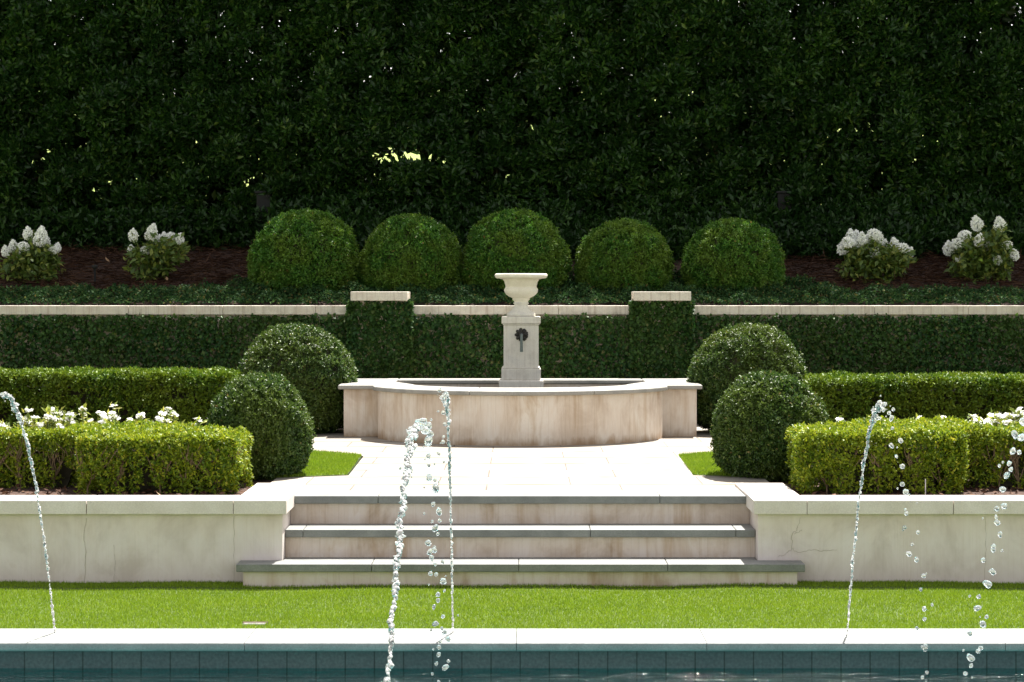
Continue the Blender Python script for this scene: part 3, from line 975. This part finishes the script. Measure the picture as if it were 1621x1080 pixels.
ball(wx(470, 20.9), 20.9, .49, .548, 1.03, far_mesh, 1.80, core_a, M["box_dark"], "large clipped boxwood ball at the left end of the fountain basin", "boxwood balls beside the fountain", .8)
ball(wx(1184, 20.9), 20.9, .49, .548, 1.03, far_mesh, 1.80, core_a, M["box_dark"], "large clipped boxwood ball at the right end of the fountain basin", "boxwood balls beside the fountain", 3.9)
UY = 23.65
for i, (px, hw, top, lab) in enumerate(((482.5, 89, 334, "broadest shaded boxwood ball, at the left end of the row on the bank"),
                                       (652, 81, 341, "shaded boxwood ball behind the left wall pier, second in the row"),
                                       (817.5, 84, 334, "shaded boxwood ball directly behind the urn, middle of the row"),
                                       (987.5, 78, 348, "smallest shaded boxwood ball, behind the left edge of the right wall pier"),
                                       (1160, 81, 348, "yellow-tipped boxwood ball at the right end of the row on the bank"))):
    zb = 1.67
    R = hw * UY / F
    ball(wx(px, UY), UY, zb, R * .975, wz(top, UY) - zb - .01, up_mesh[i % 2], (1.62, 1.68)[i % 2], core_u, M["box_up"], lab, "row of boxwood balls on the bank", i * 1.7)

# ================================================================== BOX HEDGES
def hedge_arrays(boxes, density, seed, thin_low=True, rag=.03):
    """points on the clipped surfaces of a union of boxes (x0,x1,y0,y1,z0,z1)"""
    r = np.random.default_rng(seed)
    Ps, Ns = [], []
    for bi, (x0, x1, y0, y1, z0, z1) in enumerate(boxes):
        dx, dy, dz = x1 - x0, y1 - y0, z1 - z0
        for nrmv, area in (((0, -1, 0), dx * dz), ((0, 1, 0), dx * dz * .5), ((-1, 0, 0), dy * dz), ((1, 0, 0), dy * dz), ((0, 0, 1), dx * dy * 1.1)):
            k = int(area * density)
            u = r.uniform(size=(k, 3))
            P = np.array([x0, y0, z0]) + u * np.array([dx, dy, dz])
            for ax in range(3):
                if nrmv[ax] < 0: P[:, ax] = (x0, y0, z0)[ax]
                if nrmv[ax] > 0: P[:, ax] = (x1, y1, z1)[ax]
            Nn = np.tile(np.array(nrmv, float), (k, 1))
            # round the edges
            c = np.array([(x0 + x1) / 2, (y0 + y1) / 2, (z0 + z1) / 2]); hs = np.array([dx, dy, dz]) / 2
            rel = (P - c)
            e = .045
            q = np.sign(rel) * np.maximum(np.abs(rel) - (hs - e), 0)
            q[:, 2] = np.maximum(q[:, 2], 0)
            ln = np.linalg.norm(q, axis=1)
            far = ln > e
            corr = np.zeros_like(q)
            corr[far] = q[far] * ((e / ln[far]) - 1)[:, None]
            P = P + corr
            dep = np.abs(r.normal(0, .035, k))
            if thin_low and nrmv[2] == 0:
                t = np.clip(1 - (P[:, 2] - z0) / (dz * .55), 0, 1)       # hedge is barer and hollower near the ground
                hol = lump(P * [1, 1, .6], .26, seed + 5)
                dep += t * (.05 + .10 * hol.clip(-.5)) + .10 * np.clip(hol - .35, 0, 1) * np.clip((z1 - .10 - P[:, 2]) / .06, 0, 1) 
                keep = (r.uniform(size=k) > t * .72) & ~((hol > .40) & (P[:, 2] < z1 - .12) & (r.uniform(size=k) < .55))
            else:
                keep = np.ones(k, bool)
            off = rag * .5 * lump(P, .5, seed) + rag * .5 * lump(P, .15, seed + 1) - dep
            P = P + Nn * off[:, None]
            # drop points inside another box of the union
            for bj, (a0, a1, b0, b1, c0, c1) in enumerate(boxes):
                if bj != bi:
                    keep &= ~((P[:, 0] > a0 + .04) & (P[:, 0] < a1 - .04) & (P[:, 1] > b0 + .04) & (P[:, 1] < b1 - .04) & (P[:, 2] < c1 - .06))
            Ps.append(P[keep]); Ns.append(Nn[keep])
    return np.concatenate(Ps), np.concatenate(Ns), r

def core_boxes(boxes, inset, low):  # solid boxes added inside the hedge so gaps between leaves stay dark
    bm = bmesh.new()
    for (x0, x1, y0, y1, z0, z1) in boxes:
        m = bmesh.ops.create_cube(bm, size=1.0)
        for v in m["verts"]:
            f = inset + (low if v.co.z < 0 else 0)
            v.co = Vector(((x0 + f) if v.co.x < 0 else (x1 - f), (y0 + f) if v.co.y < 0 else (y1 - f), z0 if v.co.z < 0 else z1 - inset))
    me = bpy.data.meshes.new("opaque_core"); bm.to_mesh(me); bm.free()
    return me

def stem_clumps(boxes, seed, o, per_m=5.0):
    """bare forking stems of each bush, one part per bush"""
    r = random.Random(seed)
    for (x0, x1, y0, y1, z0, z1) in boxes[:2]:
        if abs(x0) > 4 and abs(x1) > 4: continue
        n = max(2, int((x1 - x0) * per_m))
        for k in range(n):
            bx = x0 + (x1 - x0) * (k + r.uniform(.2, .8)) / n
            if abs(bx) > 4.4: continue
            by = y0 + r.uniform(.07, .12)
            by = y0 + r.uniform(.05, .10)
            V = [(bx, by, z0 - .01), (bx, by - .005, z0 + .05)]
            E = [(0, 1)]; R = [.0050, .0042]
            for s_ in range(r.randint(6, 9)):
                ang = r.uniform(-.6, .6); L = r.uniform(.24, .36); prev = 1
                x, z = bx, z0 + .05
                for q in range(6):
                    x += math.sin(ang) * L / 6 + r.uniform(-.006, .006); z += math.cos(ang) * L / 6
                    ang += r.uniform(-.22, .22)
                    V.append((x, by - .01 - .05 * (q + 1) / 6 + r.uniform(-.008, .008), min(z, z1 - .03))); R.append(.0030 * (1 - q / 9))
                    E.append((prev, len(V) - 1)); prev = len(V) - 1
                    if q == 2:
                        V.append((x + r.uniform(-.06, .06), by - .06, z + r.uniform(.05, .10))); R.append(.0017); E.append((prev, len(V) - 1))
            me = bpy.data.meshes.new("stems"); me.from_pydata(V, E, []); me.update()
            c = world_child("stems", me, M["stem"], o)
            bm = bmesh.new(); bm.from_mesh(me)
            lay = bm.verts.layers.skin.verify()
            for v, rad in zip(bm.verts, R):
                v[lay].radius = (rad, rad)
            list(bm.verts)[0][lay].use_root = True
            bm.to_mesh(me); bm.free()
            c.modifiers.new("skin", 'SKIN')

def hedge(name, boxes, density, leaf, mat, label, group, seed, stem=True):
    x0 = boxes[0]
    o = empty(name, ((x0[0] + x0[1]) / 2, x0[2], x0[4]), label, "hedge", group)
    P, Nn, r = hedge_arrays(boxes, density, seed)
    PP, DD, rr = sprigs(P, Nn, 4, r, up=.35, off=leaf * .25)
    FL = np.repeat(Nn, 4, 0) * .9 + np.array([0, 0, .75])
    me = leaves("foliage", PP, DD, leaf, .52, r, .25, flat=FL, fold=.10, rnd=np.clip(rr * .65 + r.uniform(0, .4, len(rr)), 0, 1))
    world_child("foliage", me, mat, o)
    world_child("opaque_core", core_boxes(boxes, .11, .09), M["dark_core"], o)
    if stem:
        stem_clumps(boxes, seed, o)
    return o
gz = .485
hedge("box_hedge", [(-2.99, -1.905, 14.84, 15.60, gz, .868), (-6.6, -2.96, 15.24, 15.60, gz, .872), (-3.22, -2.38, 15.55, 16.26, gz, .868)], 8000, .023, M["hedge_lime"],
      "low lime-green box hedge with bare stems in the left front bed", "low front hedges", 51)
hedge("box_hedge", [(1.895, 3.00, 14.84, 15.60, gz, .895), (2.96, 6.6, 15.24, 15.60, gz, .892), (2.38, 3.22, 15.55, 16.26, gz, .890)], 8000, .023, M["hedge_lime"],
      "low lime-green box hedge in the right front bed behind the water arc", "low front hedges", 52)
hedge("box_hedge", [(-7.2, -2.62, 20.02, 20.85, gz, 1.080)], 4200, .032, M["hedge_green"], "long straight clipped hedge behind the white flowers on the left", "rear straight hedges", 53, False)
hedge("box_hedge", [(2.66, 7.2, 20.02, 20.85, gz, 1.035)], 4200, .032, M["hedge_green"], "long straight clipped hedge behind the white flowers on the right", "rear straight hedges", 54, False)

# ================================================================== TALL LAUREL HEDGE
def tall_hedge():
    o = empty("laurel_hedge", (0, 26.8, 2.3), "very tall dark evergreen hedge forming the whole background", "hedge")
    r = np.random.default_rng(61)
    parts = []
    # visible front
    n = 112000
    P = np.stack([r.uniform(-6.9, 6.9, n), np.zeros(n), r.uniform(2.32, 6.1, n)], 1)
    cl = lump(P * [1, 0, 1], .42, 63)
    und = .18 * lump(P * [1, 0, 1], 1.5, 62) + .17 * cl
    low = np.clip((2.95 - P[:, 2]) / .6, 0, 1)
    P[:, 1] = 26.0 + und + np.abs(r.normal(0, .16, n)) + low * .35
    keep = (r.uniform(size=n) > .45 * low) & (r.uniform(size=n) < .62 - .45 * cl)
    # clipped gaps through which the sunlit hill shows
    # (x, z, half width, half height, emptiness) of openings clipped right through the hedge
    gaps = [(-1.37, 3.40, .46, .105, 1), (-.21, 3.22, .17, .085, 1), (-1.0, 3.34, .20, .06, .9), (-2.24, 3.58, .34, .22, .2), (-4.0, 3.80, .23, .08, .2), (-5.6, 3.45, .30, .19, .2),
            (2.72, 2.84, .23, .23, .2), (3.85, 3.75, .34, .23, .2), (1.66, 4.67, .65, .5, .10), (-3.45, 4.82, .53, .42, .12), (3.7, 4.9, .95, .38, .10), (-4.45, 5.13, .46, .3, .12)]
    def gapmask(P, power):
        k = np.zeros(len(P))
        for (gx, gz, a, b, e) in gaps:
            k = np.maximum(k, np.where(((P[:, 0] - gx) / a) ** 2 + ((P[:, 2] - gz) / b) ** 2 < 1, float(e), 0))
        return k
    keep &= r.uniform(size=n) > gapmask(P, 1)
    P = P[keep]
    Nn = np.tile([0, -1.0, .25], (len(P), 1))
    PP, DD, rr = sprigs(P, Nn, 5, r, up=.55, off=.016)
    me = leaves("foliage", PP, DD, .086, .42, r, .25, fold=.10, rnd=np.clip(rr * .6 + r.uniform(0, .45, len(rr)), 0, 1))
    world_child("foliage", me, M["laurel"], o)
    # inner mass with larger leaves, and the part above the frame that shades the bank
    n = 62000
    P = np.stack([r.uniform(-7.5, 7.5, n), r.uniform(26.40, 27.55, n), r.uniform(2.3, 6.2, n)], 1)
    P = P[r.uniform(size=n) > gapmask(P, 1)]
    n = 9000
    P = np.concatenate([P, np.stack([r.uniform(-7.5, 7.5, n), r.uniform(26.6, 27.5, n), r.uniform(2.2, 2.9, n)], 1)])
    # low dark skirts that reach forward over the bank in the middle and on the right
    n = 20000
    K = np.stack([r.uniform(-2.9, 7.2, n), np.zeros(n), r.uniform(0, 1, n)], 1)
    y0 = 25.10 + .16 * lump(K * [1, 0, 0], .9, 66)
    K[:, 1] = y0 + r.uniform(0, 1.0, n)
    top = .22 + .45 * (K[:, 1] - y0)
    K[:, 2] = slope_z(K[:, 1]) + r.uniform(.0, 1, n) * top
    n = 3500
    K2 = np.stack([r.uniform(-7.2, -2.9, n), r.uniform(25.7, 26.2, n), r.uniform(2.3, 2.75, n)], 1)
    K = np.concatenate([K, K2])
    PK, DK, rK = sprigs(K, np.tile([0, -.8, .4], (len(K), 1)), 3, r, up=.5, off=.016)
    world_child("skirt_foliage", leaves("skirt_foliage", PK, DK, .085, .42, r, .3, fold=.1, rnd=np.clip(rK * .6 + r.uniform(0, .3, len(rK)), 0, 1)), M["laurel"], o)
    n = 26000
    Q = np.stack([r.uniform(-9, 9, n), r.uniform(25.95, 27.6, n), r.uniform(6.0, 9.2, n)], 1)
    n = 9000
    S = np.stack([r.uniform(7.0, 9.2, n) * np.sign(r.normal(size=n)), r.uniform(26.0, 27.6, n), r.uniform(2.4, 6.2, n)], 1)
    P = np.concatenate([P, Q, S])
    me = leaves("inner_foliage", P, np.tile([0, -.5, .3], (len(P), 1)), .17, .5, r, .9, fold=.1)
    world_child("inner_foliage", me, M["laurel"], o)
    rr = random.Random(5)
    for k in range(13):
        x = -7.0 + k * 1.15 + rr.uniform(-.2, .2)
        paths = []
        y = 26.75 + rr.uniform(-.15, .15)
        pts = [(x, y, 2.2)]
        for q in range(1, 9):
            pts.append((x + rr.uniform(-.08, .08), y + rr.uniform(-.06, .06), 2.2 + q * .8))
        paths.append((pts, [.055 * (1 - q / 10) for q in range(9)]))
        for q in range(14):
            z = 2.7 + q * .42
            a = rr.uniform(0, 6.28)
            L = rr.uniform(.4, .8)
            paths.append(([(x, y, z), (x + math.cos(a) * L * .5, y + math.sin(a) * L * .35, z + .25), (x + math.cos(a) * L, y + math.sin(a) * L * .6, z + .55)], [.018, .012, .006]))
        world_child("trunk", tubes("trunk", paths, 6), M["bark"], o)
tall_hedge()

# black picket fence inside the hedge and the two dark posts in front of it
fe = empty("picket_fence", (0, 27.75, 2.4), "black iron picket fence half hidden inside the tall hedge", "fence")
pk = []
for k in range(150):
    x = -7.5 + k * .1
    pk.append(([(x, 27.75, 2.4), (x, 27.75, 3.5)], [.009, .009]))
world_child("pickets", tubes("pickets", pk, 4, False), M["iron"], fe)
for z in (2.6, 3.40):
    world_child("rail", box("rail", -7.6, 7.6, 27.735, 27.765, z - .02, z + .02), M["iron"], fe)
for px, lab in ((418, "dark square post in the hedge shade above the leftmost bank ball"), (1241, "dark square post in the hedge shade above the rightmost bank ball")):
    Y = 25.95
    o = empty("garden_post", (wx(px, Y), Y, slope_z(Y) - .05), lab, "post", "dark posts in front of the hedge")
    z1 = wz(303, Y) - (slope_z(Y) - .05)
    b = link("post_body", box("post_body", -.080, .080, -.080, .080, 0, z1 - .03), M["iron"], o); bevel(b, .008)
    b = link("post_cap", box("post_cap", -.098, .098, -.098, .098, z1 - .0295, z1), M["iron"], o); bevel(b, .01)

# ================================================================== HYDRANGEAS ON THE BANK
def head_mesh(seed, cone):
    r = np.random.default_rng(seed)
    n = 420
    d = nrm(r.normal(size=(n, 3)))
    z = d[:, 2]
    if cone:
        t = (z + 1) / 2
        rad = (1.02 - .62 * t) * np.sqrt(np.clip(1 - z * z * .75, .1, 1)) * 1.15
        P = np.stack([d[:, 0] * rad, d[:, 1] * rad, z * 1.05], 1)
    else:
        P = d * np.array([1.0, 1.0, .8])
    P *= (1 - np.abs(r.normal(0, .08, n)))[:, None]
    me = leaves("flower_head", P, d * .5, .34, .85, r, .5, flat=d, fold=.08)
    return me
HEADS = [head_mesh(71, True), head_mesh(72, True), head_mesh(73, False)]

def hydrangea(label, basepx, Y, heads, fol, seed):
    """heads: list of (px, py, radius px) ; fol: list of (px, py, rx, ry) leaf masses"""
    r = np.random.default_rng(seed); rr = random.Random(seed)
    bx = wx(basepx, Y); bz = float(slope_z(Y))
    o = empty("hydrangea", (bx, Y, bz), label, "shrub", "hydrangeas on the bank")
    paths, LP, LD = [], [], []
    for i, (px, py, rad) in enumerate(heads):
        yy = Y + rr.uniform(-.16, .16)
        hx, hz = wx(px, yy) - bx, wz(py, yy) - bz
        R = rad * yy / F
        h = link("flower_head", HEADS[i % 3], M["petal"], o)
        h.location = (hx, yy - Y, hz)
        h.scale = (R * .90, R * .90, R * (1.02 if i % 3 < 2 else .88))
        h.rotation_euler = (rr.uniform(-.25, .25), rr.uniform(-.3, .3) + hx * .4, rr.uniform(0, 6))
        pts = []
        for q in range(6):
            t = q / 5
            pts.append((hx * t ** 1.4 + rr.uniform(-.012, .012), (yy - Y) * t, hz * t - .02))
        paths.append((pts, [.006 - .0006 * q for q in range(6)]))
        for q in range(26):
            t = rr.uniform(.25, .96)
            LP.append((hx * t ** 1.4 + rr.gauss(0, .035), (yy - Y) * t + rr.gauss(0, .035), hz * t + rr.gauss(0, .02)))
    for (px, py, ax, ay) in fol:
        k = int(ax * ay * .55)
        for q in range(k):
            a, s = rr.uniform(0, 6.283), math.sqrt(rr.uniform(0, 1))
            LP.append((wx(px + ax * s * math.cos(a), Y) - bx, rr.gauss(0, .11), wz(py + ay * s * math.sin(a), Y) - bz))
    LP = np.array(LP)
    D = LP * [1, 1, 0] * 1.6 + [0, -.25, .1]
    me = leaves("foliage", LP, D, .075, .5, r, .75, flat=np.tile([0, -.5, 1.0], (len(LP), 1)), fold=.1)
    link("foliage", me, M["shrub"], o)
    for p in paths: link("stem", tubes("stem", [p], 5), M["greenstem"], o)
def c1(L): return [(x / 2.843, 300 + y / 2.843, R) for x, y, R in L]
def c4(L): return [(1200 + x / 2.843, 320 + y / 2.843, R) for x, y, R in L]
hydrangea("white hydrangea at the far left of the bank with a tall double bloom", 48, 24.15,
          c1([(125, 197, 9), (186, 202, 11), (180, 232, 11), (205, 240, 9), (60, 256, 9), (107, 258, 9), (25, 278, 8), (80, 298, 7), (240, 272, 8), (258, 262, 7)]),
          [(48, 425, 46, 26), (60, 405, 30, 22)], 81)
hydrangea("white hydrangea on the left bank beside the leftmost clipped ball", 238, 24.15,
          c1([(600, 206, 9), (686, 182, 9), (680, 208, 10), (718, 230, 8), (740, 218, 8), (768, 212, 8), (810, 222, 8), (590, 272, 7), (655, 275, 8)]),
          [(238, 415, 36, 28), (268, 398, 26, 20)], 82)
hydrangea("white hydrangea on the right bank with a dense cluster of blooms", 1376, 24.15,
          c4([(385, 203, 11), (418, 150, 9), (405, 182, 10), (448, 160, 10), (495, 182, 10), (520, 145, 10), (542, 160, 9), (470, 165, 9), (445, 187, 9), (525, 225, 9), (615, 192, 10), (652, 207, 9), (682, 228, 8), (570, 185, 6)]),
          [(1380, 425, 50, 26), (1385, 405, 44, 20), (1415, 412, 28, 14)], 83)
hydrangea("tall white hydrangea at the far right of the bank with widely spaced blooms", 1558, 24.15,
          c4([(985, 97, 11), (1088, 100, 11), (930, 152, 10), (995, 170, 9), (857, 208, 10), (900, 188, 10), (948, 212, 9), (1032, 205, 8), (1122, 192, 8), (1155, 237, 8), (1078, 260, 8), (905, 258, 6)]),
          [(1552, 425, 46, 26), (1556, 400, 42, 28), (1580, 380, 14, 24)], 84)

# ================================================================== WHITE FLOWERS BEHIND THE FRONT HEDGES
def blossom(seed):
    V, T = [], []
    r = random.Random(seed)
    k = 0
    for f in range(9):
        c = Vector((r.uniform(-1, 1), r.uniform(-1, 1), r.uniform(-.4, .8))) * .75
        up = Vector((r.gauss(0, .5), r.gauss(-.6, .4), 1)).normalized()
        u = up.orthogonal().normalized(); b = up.cross(u)
        for p in range(5):
            a = p * 1.2566 + f
            dv = u * math.cos(a) + b * math.sin(a)
            sv = u * -math.sin(a) + b * math.cos(a)
            V += [c, c + dv * .34 + sv * .24 + up * .08, c + dv * .62 + up * .05, c + dv * .34 - sv * .24 + up * .08]
            T += [(k, k + 1, k + 2), (k, k + 2, k + 3)]; k += 4
    return mesh_arrays("flower_cluster", np.array([tuple(v) for v in V]), tris=T, rnd=np.array([r.random() for _ in V]))
BLOOM = [blossom(1), blossom(2), blossom(3)]
def annual(label, px, ytop, wpx, n, seed, Y=16.9, dense=1.0):
    rr = random.Random(seed); r = np.random.default_rng(seed)
    bx, bz = wx(px, Y), .485
    o = empty("flowering_plant", (bx, Y, bz), label, "flowers", "white bedding flowers")
    H = wz(ytop, Y) - bz
    hw = wpx * Y / F * .5
    LP, paths = [], []
    for i in range(n):
        x = rr.uniform(-1, 1) * hw if n > 1 else 0
        z = H * (1 - .30 * abs(x / (hw + 1e-6)) ** 1.5) - (0 if i == 0 else rr.uniform(0, .10))
        if i == 0: x = 0
        y = rr.uniform(-.12, .12)
        c = link("flower_cluster", BLOOM[i % 3], M["petal"], o)
        s = rr.uniform(.024, .034)
        c.location = (x, y, z - .02); c.scale = (s, s, s); c.rotation_euler = (rr.uniform(-.3, .3), rr.uniform(-.3, .3), rr.uniform(0, 6))
        paths.append(([(x * .4, y * .4, 0), (x * .8, y, z * .6), (x, y, z - .02)], [.005, .004, .003]))
        for q in range(int(26 * dense)):
            t = rr.uniform(.45, .98)
            LP.append((x * (.4 + .6 * t) + rr.gauss(0, .018 + .02 * (1 - t)), y + rr.gauss(0, .02), z * t + .0))
    LP = np.array(LP)
    me = leaves("foliage", LP, np.tile([0, -.2, .35], (len(LP), 1)), .055, .42, r, .8, flat=np.tile([0, -.6, 1.0], (len(LP), 1)), fold=.1)
    link("foliage", me, M["annual"], o)
    for p in paths: link("stem", tubes("stem", [p], 4), M["greenstem"], o)
for k, (cx, cy, wd, n, lab) in enumerate([
        (20, 258, 12, 2, "sparse white flowers at the frame edge beside the left water arc"),
        (130, 222, 24, 9, "tall narrow clump of white flowers right of the left water arc"),
        (225, 228, 46, 20, "broad dense mound of white flowers, fullest in the left bed"),
        (310, 228, 30, 6, "pale leafy flowering stems just right of the dense white mound"),
        (365, 222, 14, 4, "slender white-topped stem standing alone behind the left hedge"),
        (434, 220, 22, 5, "white flower stem, left one of a close pair behind the left hedge"),
        (474, 208, 24, 6, "white flower stem, taller right one of a close pair behind the left hedge"),
        (595, 216, 46, 8, "wide leafy white-flowered clump at the middle of the left hedge"),
        (708, 218, 22, 5, "upright white-tipped stem near the right end of the left hedge"),
        (748, 240, 40, 6, "low yellow-green leafy plant with few white flowers, left bed"),
        (830, 258, 40, 5, "low leafy plant beside the nearer left boxwood ball")]):
    annual(lab, cx / 2.7, 560 + cy / 2.7, wd, n, 90 + k)
for k, (cx, cy, wd, n, lab) in enumerate([
        (590, 232, 22, 3, "short leafy shoots above the right hedge near its left end"),
        (870, 188, 26, 6, "white flowers seen just right of the right water arc"),
        (955, 225, 40, 5, "low yellow-green shoots on the right bed between two white clumps"),
        (1047, 183, 26, 8, "isolated white flower clump in the middle of the right bed"),
        (1195, 200, 44, 12, "white flower clump, left part of the drift in the right bed"),
        (1290, 180, 40, 16, "tallest white flower clump of the drift in the right bed"),
        (1350, 208, 36, 14, "low dense white flowers in the drift, left of the far right jet"),
        (1412, 170, 34, 14, "white flower clump at the right edge of the photograph")]):
    annual(lab, 1120 + cx / 2.843, 580 + cy / 2.843, wd, n, 120 + k)

# ================================================================== WATER JETS
def blob_mesh(seed):
    bm = bmesh.new()
    bmesh.ops.create_icosphere(bm, subdivisions=3, radius=1.0)
    r = np.random.default_rng(seed)
    co = np.array([v.co for v in bm.verts])
    s = 1 + .16 * lump(co, 1.9, seed) + .07 * lump(co, .8, seed + 9)
    for v, k in zip(bm.verts, s):
        v.co *= k
    for f in bm.faces: f.smooth = True
    me = bpy.data.meshes.new("droplet"); bm.to_mesh(me); bm.free()
    return me
BLOBS = [blob_mesh(i + 200) for i in range(5)]

_bm = bmesh.new(); bmesh.ops.create_icosphere(_bm, subdivisions=2, radius=1.0)
SPH = np.array([v.co for v in _bm.verts]); SPH_T = np.array([[v.index for v in f.verts] for f in _bm.faces]); _bm.free()

def jet(label, x0, y_start, y_apex, z_start, z_apex, sgn, seed, t_break, t_end, drop, dense, r_stream, drift=0.0):
    """ballistic arc: t in 0..1 rising, 1..2 falling ; sgn +1 moves away from the camera"""
    rr = random.Random(seed); r = np.random.default_rng(seed)
    o = empty("water_jet", (x0, y_start, z_start), label, "water jet", "pool water jets")
    half = abs(y_apex - y_start)
    def pos(t):
        return np.array([drift * half * t, sgn * half * t, (z_apex - z_start) * (1 - (1 - t) ** 2)])
    # the rising stream: a chain of overlapping irregular beads
    length = 1.75 if sgn < 0 else 3.0
    n = int(length / (r_stream * .95))
    ts = np.sort(np.linspace(0, t_break, n) + r.normal(0, .3 / n, n)).clip(0)
    C = np.array([pos(t) for t in ts])
    k = np.arange(n)
    sway = np.stack([np.sin(k * .13 + r.uniform(0, 6)), np.sin(k * .11 + r.uniform(0, 6)), np.zeros(n)], 1) * .004
    C = C + sway * ts[:, None] + r.normal(0, 1, (n, 3)) * (.0012 + .0035 * ts[:, None] ** 2)
    S = r_stream * (.90 + .36 * r.normal(0, 1, n).clip(-1.7, 2.2)) * (.85 + .22 * ts ** 2)
    tang = nrm(np.gradient(C, axis=0) + 1e-9)
    sph = SPH.copy()
    V = []
    for i in range(n):
        q = sph * (1 + .30 * lump(sph, 1.3, int(r.integers(1e6))))[:, None]
        q = q * S[i]
        q = q + tang[i] * (q @ tang[i])[:, None] * r.uniform(.3, 1.3)
        V.append(q + C[i])
    T = (SPH_T[None] + (np.arange(n) * len(sph))[:, None, None]).reshape(-1, 3)
    link("stream", mesh_arrays("stream", np.concatenate(V), tris=T, smooth=True), M["stream"], o)
    # crown of lumps at the top and separate drops on the way down
    t = t_break - .22
    i = 0
    while t < t_end:
        late = max(0, t - 1)
        p = pos(t) + np.array([rr.gauss(0, .010 + .012 * late), rr.gauss(0, .012), rr.gauss(0, .008)])
        s = drop * rr.uniform(.55, 1.15) * (1.0 if t > t_break else .75)
        d = link("droplet", BLOBS[i % 5], M["drop"], o)
        d.location = p
        d.scale = (s * rr.uniform(.8, 1.1), s, s * rr.uniform(.85, 1.5))
        d.rotation_euler = (rr.uniform(0, 6), rr.uniform(-.4, .4), rr.uniform(0, 6))
        i += 1
        if rr.random() < .35:
            d2 = link("droplet", BLOBS[(i + 2) % 5], M["drop"], o)
            s2 = s * rr.uniform(.3, .6)
            d2.location = p + np.array([rr.gauss(0, .028), rr.gauss(0, .02), rr.gauss(0, .02)])
            d2.scale = (s2, s2, s2 * 1.2)
        t += dense * rr.uniform(.4, 1.5) * (.45 + .75 * min(1, late * 1.6)) / max(.35, abs(t - 1) * 1.3)
        if i > 95: break
    return o
# jets rising from the far coping towards the camera
xf = [wx(87, 12.02), wx(717, 12.02), wx(1341, 11.95)]
jet("left water jet arching out of the frame from the far coping", xf[0], 12.02, 10.77, .0, 1.36, -1, 301, .96, 1.98, .0105, .022, .0060)
jet("middle water jet rising almost straight from the far coping", xf[1], 12.02, 10.77, .0, 1.36, -1, 302, .97, 1.98, .0105, .024, .0060)
jet("right water jet arching in front of the right hedge from the far coping", xf[2], 11.95, 10.77, .0, 1.31, -1, 303, .95, 1.98, .0115, .024, .0060)
# jets thrown from the near side of the pool
jet("thick bubbly water arc in the middle, thrown from the near side of the pool", -.318, 4.32, 6.80, -.02, 1.455, 1, 304, .98, 1.97, .0115, .018, .0052)
jet("string of heavy falling drops at the right edge, from the near side of the pool", 1.38, 4.32, 6.80, -.02, 1.50, 1, 305, .98, 1.97, .0120, .014, .0052, drift=.1)

# ================================================================== SMALL THINGS
spk = empty("sprinkler_stake", (wx(1465, 14.6), 14.6, .485), "thin white sprinkler stake in the mulch in front of the right hedge", "sprinkler")
link("stake", tubes("stake", [([(0, 0, 0), (0, 0, .13)], [.004, .003])], 6), M["whiteplastic"], spk)
link("head", lathe("head", [(.001, .0), (.026, .002), (.014, .012), (.006, .02), (.001, .022)], 16), M["whiteplastic"], spk)
spk2 = empty("garden_spike", (wx(150, 23.9), 23.9, float(slope_z(23.9))), "short dark garden spike in the pine straw between the two left hydrangeas", "spike")
link("stake", tubes("stake", [([(0, 0, 0), (0, .01, .12), (0, 0, .20)], [.012, .010, .016])], 8), M["iron"], spk2)
link("lamp_head", lathe("lamp_head", [(.001, .19), (.03, .195), (.034, .23), (.001, .235)], 16), M["iron"], spk2)
M["dead"] = plain("dead leaf", (.38, .24, .13), .7)
def leaf_thing(px, py, Y, z, s, lab, rz):
    v = [(0, -1, .05), (.35, -.4, 0), (.4, .2, .08), (0, 1, .18), (-.4, .2, .1), (-.35, -.4, .02), (0, 0, -.05)]
    f = [(0, 1, 6), (1, 2, 6), (2, 3, 6), (3, 4, 6), (4, 5, 6), (5, 0, 6)]
    me = bpy.data.meshes.new("fallen_leaf"); me.from_pydata(v, [], f); me.update()
    o = link("fallen_leaf", me, M["dead"])
    o.location = (wx(px, Y), Y, z); o.scale = (s, s, s); o.rotation_euler = (.5, .2, rz)
    tag(o, lab, "leaf", "dead leaves on the mulch")
leaf_thing(256, 779, 14.55, .50, .055, "brown curled dead leaf in front of the left front hedge", 1.3)
leaf_thing(170, 410, 25.0, float(slope_z(25.0)) + .05, .06, "pale dead leaf on the pine straw behind the garden spike", .8)
leaf_thing(118, 448, 23.6, float(slope_z(23.6)) + .09, .06, "pale dead leaf on the pine straw at the ivy edge, left bank", 1.9)
leaf_thing(264, 434, 24.0, float(slope_z(24.0)) + .06, .04, "small tan dead leaf below the hydrangea beside the clipped ball", .3)
